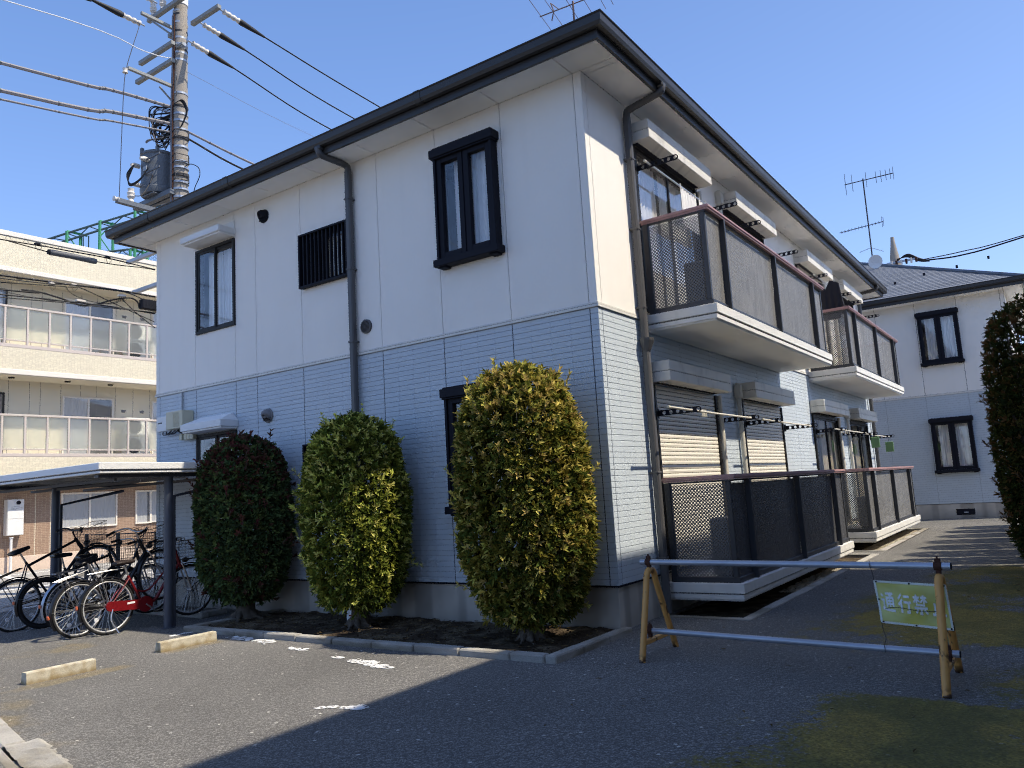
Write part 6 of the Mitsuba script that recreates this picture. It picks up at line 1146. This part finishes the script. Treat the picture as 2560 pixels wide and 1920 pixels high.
A2 = thing('aerial', 'tall dark aerial with two booms on the far house roof', 'aerial'); obj('mast', tube([(-0.53, 20.56, 8.0), (-0.52, 20.56, 11.15)], 0.022, 8), ANTD, A2)
yagi(A2, (-0.35, 20.57, 11.09), (1.43, 0.22, 0.06), 1.5, [(-0.48, 0.38), (-0.34, 0.30), (-0.05, 0.26), (0.15, 0.20), (0.25, 0.20), (0.35, 0.18), (0.44, 0.18), (0.5, 0.22)], 0.016, ANTD, vert=True)
yagi(A2, (-0.74, 20.5, 9.49), (1.27, 0.21, 0.12), 1.36, [(x, 0.05) for x in np.linspace(-0.45, 0.4, 12)] + [(0.47, 0.18), (0.5, 0.15)], 0.014, ANTD, vert=True)
obj('stay', MB().tube([(-0.53, 20.56, 8.75), (-0.85, 20.3, 8.6)], 0.008, 4).tube([(-0.53, 20.56, 8.75), (-0.2, 20.8, 8.6)], 0.008, 4).tube([(-0.53, 20.56, 8.75), (-0.6, 20.9, 8.6)], 0.008, 4), ANTD, A2)
DS = thing('satellite_dish', 'white satellite dish at the roof ridge of the far house', 'satellite dish'); prof = [(a * 0.66, b * 0.66) for a, b in [(0.0, -0.06), (0.12, -0.052), (0.24, -0.025), (0.34, 0.012), (0.345, 0.004), (0.25, -0.035), (0.12, -0.066), (0.0, -0.075)]]
v, f = lathe(prof, 28, 'y'); ca, sa_ = math.cos(0.35), math.sin(0.35); R1 = np.array([[math.cos(0.5), -math.sin(0.5), 0], [math.sin(0.5), math.cos(0.5), 0], [0, 0, 1]]); v = (np.stack([v[:, 0], -v[:, 1] * ca - v[:, 2] * sa_, -v[:, 1] * sa_ * -1 + v[:, 2] * ca], 1)) @ R1.T + np.array([-0.44, 20.45, 8.22]); obj('reflector', (v, f), DISH, DS, smooth=40); obj('mast', tube([(-0.46, 20.6, 7.8), (-0.46, 20.58, 8.4)], 0.022, 8), GREYM, DS)
P3 = thing('utility_pole', 'tapered brown concrete pole top with cable clamps behind the far roof', 'utility pole'); X3, Y3 = -0.79, 27.58
obj('shaft', tube([(X3, Y3, 0), (X3, Y3, 9.5), (X3, Y3, 10.0), (X3, Y3, 10.65), (X3, Y3, 10.85)], [0.21, 0.20, 0.175, 0.085, 0.07], 14), POLEC, P3, smooth=50); obj('crossarm', cbox((X3 - 0.30, Y3 - 0.22, 9.70), (X3 + 0.85, Y3 - 0.15, 9.78), 0.006), GALV, P3)
for i in range(6): obj('clamp', cbox((X3 - 0.15 + 0.18 * i, Y3 - 0.25, 9.60), (X3 - 0.07 + 0.18 * i, Y3 - 0.16, 9.80), 0.01), RUST if i % 2 else PORC, P3)
for i in range(5): obj('lead', tube(smoothline([(X3 + 0.1, Y3 - 0.2, 9.78 + 0.02 * i), (X3 + 0.5, Y3 - 0.2, 9.98 - 0.03 * i), (X3 + 0.9, Y3 - 0.2, 9.72 - 0.03 * i), (X3 + 1.25, Y3 - 0.2, 9.52)], 5), 0.022, 5), CABLE, P3)
line('service_cable', smoothline([(X3 + 1.0, Y3 - 0.2, 9.60), (X3 + 2.4, Y3 - 0.2, 9.52), (X3 + 4.6, Y3 - 0.2, 9.78), (X3 + 14, Y3 - 0.2, 11.2)], 6), 0.030, CABLE, 'lower black cable running right from the pole behind the far house'); line('service_cable', smoothline([(X3 + 1.0, Y3 - 0.2, 9.64), (X3 + 2.4, Y3 - 0.2, 9.66), (X3 + 4.6, Y3 - 0.2, 9.84), (X3 + 14, Y3 - 0.2, 11.1)], 6), 0.020, CABLE, 'upper black cable running right from the pole behind the far house')

# ------------------------------------------------------------------ clipped shrubs: trunk, twigs and thousands of leaves
def leaf_cloud(P, N, L, wr, pal, seed, per=6, spread=0.9, tipfrac=0.25, tip=None):
    """Shoots at P pointing along N, each with a whorl of pointed, folded leaves; tint is the leaf's own."""
    rs = np.random.RandomState(seed); n = len(P); a = np.cross(N, rs.randn(n, 3)); a /= np.linalg.norm(a, axis=1, keepdims=True); b = np.cross(N, a)
    pal = np.array(pal); base = pal[rs.randint(0, len(pal), n)] * rs.uniform(0.65, 1.25, (n, 1)); young = rs.rand(n) < tipfrac
    if tip is not None: base[young] = np.array(tip)[rs.randint(0, len(tip), young.sum())] * rs.uniform(0.7, 1.2, (young.sum(), 1))
    V, C = [], []
    for k in range(per):
        ph = 2 * PI * (k / per) + rs.uniform(-0.4, 0.4, n) + (k % 2) * 0.3; el = rs.uniform(0.35, 1.15, n) * spread; r = np.cos(ph)[:, None] * a + np.sin(ph)[:, None] * b
        t = N * np.cos(el)[:, None] + r * np.sin(el)[:, None]; sd = np.cross(t, N * 0.6 + r * -0.3 + rs.randn(n, 3) * 0.15); sd /= np.linalg.norm(sd, axis=1, keepdims=True) + 1e-9; nn = np.cross(sd, t)
        l = (L * rs.uniform(0.65, 1.25, n))[:, None]; w = l * wr * rs.uniform(0.85, 1.2, (n, 1)); o = P + N * (rs.uniform(-0.5, 0.25, n) * L * 0.9)[:, None]
        dr_ = -np.array([0, 0, 1.0]) * l * rs.uniform(0.0, 0.22, (n, 1)); bend = nn * l * 0.06
        V.append(np.stack([o, o + t * l * 0.30 + sd * w * 0.42 + nn * w * 0.20, o + t * l * 0.34 + dr_ * 0.1 - bend * 0.2, o + t * l * 0.30 - sd * w * 0.42 + nn * w * 0.20, o + t * l * 0.66 + sd * w * 0.40 + nn * w * 0.18 + dr_ * 0.45, o + t * l * 0.68 + dr_ * 0.45 - bend * 0.3, o + t * l * 0.66 - sd * w * 0.40 + nn * w * 0.18 + dr_ * 0.45, o + t * l + dr_], 1))
        c = base * rs.uniform(0.8, 1.2, (n, 1)); C.append(np.repeat(c[:, None], 8, 1))
    V = np.concatenate(V).reshape(-1, 3); C = np.concatenate(C).reshape(-1, 3); nl = len(V) // 8
    T0 = np.array([[0, 2, 1], [0, 3, 2], [1, 2, 5], [1, 5, 4], [2, 3, 6], [2, 6, 5], [4, 5, 7], [5, 6, 7]]); F = (T0[None] + 8 * np.arange(nl)[:, None, None]).reshape(-1, 3)
    return V, F, np.clip(C, 0.002, 0.9)
def shrub(key_label, cx, cy, z0, z1, rx, ry, prof, pal, tip, seed, n=2600, L=0.062, trunk_r=0.10, tipfrac=0.3, cat='shrub', bumps=0.10, sprigs=26, group=None, name='shrub', per=6, tz=0.0, wr=0.36, toptips=False):
    k = thing(name, key_label, cat, group); rs = np.random.RandomState(seed); H = z1 - z0
    # trunk, root flare and limbs
    tm = MB(); zt = z0 + 0.42 * H; tm.tube([(cx, cy, tz - 0.06), (cx, cy, tz + 0.02), (cx + 0.01, cy, tz + 0.10), (cx + 0.02, cy + 0.01, z0 + 0.25), (cx, cy, zt)], [trunk_r * 1.7, trunk_r * 1.35, trunk_r, trunk_r * 0.85, trunk_r * 0.6], 12)
    for i in range(7): a = i * 2 * PI / 7 + rs.uniform(-0.3, 0.3); ln = rs.uniform(1.8, 3.0) * trunk_r; tm.tube(smoothline([(cx + 0.5 * trunk_r * math.cos(a), cy + 0.5 * trunk_r * math.sin(a), tz + 0.10), (cx + 1.2 * trunk_r * math.cos(a), cy + 1.2 * trunk_r * math.sin(a), tz + 0.035), (cx + ln * math.cos(a + 0.2), cy + ln * math.sin(a + 0.2), tz - 0.02)], 3), [trunk_r * 0.42] * 4 + [trunk_r * 0.22] * 3, 6)
    obj('trunk', tm, BARK, k, smooth=60); lm = MB()
    for i in range(26):
        a = rs.uniform(0, 2 * PI); t = rs.uniform(0.05, 0.95); r = 0.85 * np.interp(t, *prof); s0 = np.array([cx, cy, z0 + H * max(0.02, min(0.42, t * 0.6))]); e = np.array([cx + rx * r * math.cos(a), cy + ry * r * math.sin(a), z0 + H * t]); mid = (s0 + e) / 2 + rs.uniform(-0.05, 0.05, 3) + [0, 0, -0.05]
        lm.tube(smoothline([s0, mid, e], 3), [0.018] * 3 + [0.012] * 3 + [0.005], 5)
    obj('limbs', lm, BARK, k)
    # outer shell and an inner, sparser layer
    def shell(m, depth, sd):
        r2 = np.random.RandomState(sd); t = r2.rand(m * 2); rad = np.interp(t, *prof); keep = r2.rand(m * 2) < (rad * 0.85 + 0.15); t = t[keep][:m]; rad = rad[keep][:m]; a = r2.uniform(0, 2 * PI, len(t))
        ct, sn = np.sign(np.cos(a)) * np.abs(np.cos(a)) ** 0.85, np.sign(np.sin(a)) * np.abs(np.sin(a)) ** 0.85
        Q = np.stack([cx + np.cos(a) * 2, cy + np.sin(a) * 2, t * H * 1.6 + 0 * a], 1) + seed * 3.1; nz = meshkit.fbm(Q * 1.6, 3, seed) - 0.5; rr = rad * (1 + bumps * 2 * nz) * (1 - depth * r2.rand(len(t)))
        P = np.stack([cx + rx * rr * ct, cy + ry * rr * sn, z0 + H * t + 0.03 * r2.randn(len(t))], 1); dt = 0.02; slope = (np.interp(np.clip(t + dt, 0, 1), *prof) - np.interp(np.clip(t - dt, 0, 1), *prof)) * rx / (2 * dt * H)
        N = np.stack([ct, sn, -slope + 0.15], 1); N /= np.linalg.norm(N, axis=1, keepdims=True); N = N + np.array([0, 0, 0.55]) + 0.38 * r2.randn(len(t), 3); return P, N / np.linalg.norm(N, axis=1, keepdims=True)
    P1, N1 = shell(n, 0.10, seed + 1); P2, N2 = shell(int(n * 0.55), 0.45, seed + 2); m2 = n // 9
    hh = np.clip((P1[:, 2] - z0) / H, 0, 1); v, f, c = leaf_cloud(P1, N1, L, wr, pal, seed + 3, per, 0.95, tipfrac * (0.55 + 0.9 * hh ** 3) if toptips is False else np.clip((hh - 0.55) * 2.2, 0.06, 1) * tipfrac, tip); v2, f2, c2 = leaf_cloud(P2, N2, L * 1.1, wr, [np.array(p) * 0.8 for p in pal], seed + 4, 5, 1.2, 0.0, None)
    # sprigs standing out of the clipped outline
    S = []; SN = []; tw = MB(); P3, N3 = shell(sprigs, 0.02, seed + 5)
    for p, d in zip(P3, N3):
        d = d + np.array([0, 0, 0.5]); d /= np.linalg.norm(d); ln = rs.uniform(0.07, 0.20); q = smoothline([p - d * 0.08, p + d * ln * 0.5 + rs.uniform(-0.015, 0.015, 3), p + d * ln], 3); tw.tube(q, 0.0030, 4, False)
        for s in (0.45, 0.75, 1.0): S.append(p + d * ln * s); SN.append(d)
    v3, f3, c3_ = leaf_cloud(np.array(S), np.array(SN), L * 0.95, wr * 0.9, pal if tip is None else tip, seed + 6, 4, 0.9, 0.0, None)
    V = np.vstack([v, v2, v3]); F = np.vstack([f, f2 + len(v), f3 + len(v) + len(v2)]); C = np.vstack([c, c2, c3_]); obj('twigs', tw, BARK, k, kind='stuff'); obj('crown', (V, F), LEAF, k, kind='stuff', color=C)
    return k
COL = (np.array([0.0, 0.04, 0.12, 0.25, 0.45, 0.62, 0.78, 0.88, 0.95, 1.0]), np.array([0.34, 0.64, 0.82, 0.95, 1.0, 0.98, 0.90, 0.76, 0.54, 0.10]))
OLIVE = [(0.125, 0.140, 0.026), (0.170, 0.165, 0.030), (0.085, 0.115, 0.026), (0.21, 0.175, 0.030)]
BRNZ = [(0.58, 0.49, 0.13), (0.64, 0.54, 0.15), (0.54, 0.52, 0.12), (0.56, 0.42, 0.14)]
YEL = [(0.66, 0.66, 0.16), (0.56, 0.60, 0.13), (0.72, 0.68, 0.22)]
DKGR = [(0.075, 0.125, 0.050), (0.095, 0.145, 0.055), (0.15, 0.20, 0.065), (0.065, 0.095, 0.045)]
REDL = [(0.130, 0.045, 0.042), (0.15, 0.06, 0.045), (0.11, 0.06, 0.04)]
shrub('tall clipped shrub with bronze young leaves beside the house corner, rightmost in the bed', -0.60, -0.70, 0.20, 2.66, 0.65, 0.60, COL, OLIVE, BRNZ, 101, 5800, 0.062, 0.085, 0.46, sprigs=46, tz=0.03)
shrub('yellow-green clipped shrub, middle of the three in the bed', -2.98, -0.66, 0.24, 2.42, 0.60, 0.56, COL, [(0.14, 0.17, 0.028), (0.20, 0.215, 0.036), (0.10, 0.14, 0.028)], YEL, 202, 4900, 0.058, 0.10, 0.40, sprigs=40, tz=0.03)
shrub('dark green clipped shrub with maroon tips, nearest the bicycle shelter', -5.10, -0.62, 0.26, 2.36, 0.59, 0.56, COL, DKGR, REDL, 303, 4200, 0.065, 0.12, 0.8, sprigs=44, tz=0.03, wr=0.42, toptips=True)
HCOL = (np.array([0.0, 0.05, 0.15, 0.3, 0.5, 0.7, 0.85, 0.94, 1.0]), np.array([0.45, 0.72, 0.88, 1.0, 1.0, 0.96, 0.86, 0.62, 0.10]))
hy = [4.55, 5.75, 6.95, 8.10, 9.30, 10.50, 11.80, 13.05, 14.2]
for i, y in enumerate(hy):
    h = [3.45, 3.0, 2.9, 2.85, 2.8, 2.85, 2.75, 2.8, 2.7][i]
    shrub('tall dark hedge shrub with copper shoots at the right edge, nearest of its row' if i == 0 else ('second', 'third', 'fourth', 'fifth', 'sixth', 'seventh', 'eighth', 'ninth')[i - 1] + ' dark hedge shrub of the row along the drive, counted from the barrier', 3.60, y, 0.12, h, 0.52 if i == 0 else 0.46, 0.60 if i == 0 else 0.50, HCOL, [(0.050, 0.066, 0.018), (0.066, 0.074, 0.020), (0.038, 0.052, 0.018), (0.090, 0.080, 0.022)], [(0.16, 0.085, 0.034), (0.19, 0.105, 0.040), (0.13, 0.08, 0.03)], 400 + 7 * i, 3000 if i == 0 else 1000, 0.068 if i == 0 else 0.085, 0.05, 0.30, sprigs=90 if i == 0 else 14, name='hedge_shrub', cat='hedge shrub', group=None if i == 0 else 'hedge shrubs along the drive', per=6 if i == 0 else 5, bumps=0.13)
# white and red plastic tag among the roots of the middle shrub
k = thing('plastic_tag', 'white plastic tag with red marks beside the trunk of the middle shrub', 'plastic tag'); obj('board', cbox((-3.42, -0.44, 0.02), (-3.14, -0.43, 0.30), 0.003), SHEDW, k); obj('red_mark', MB().box((-3.33, -0.4415, 0.10), (-3.29, -0.4405, 0.26)).box((-3.38, -0.4415, 0.09), (-3.22, -0.4405, 0.105)).box((-3.26, -0.4415, 0.11), (-3.25, -0.4405, 0.16)), RED, k)
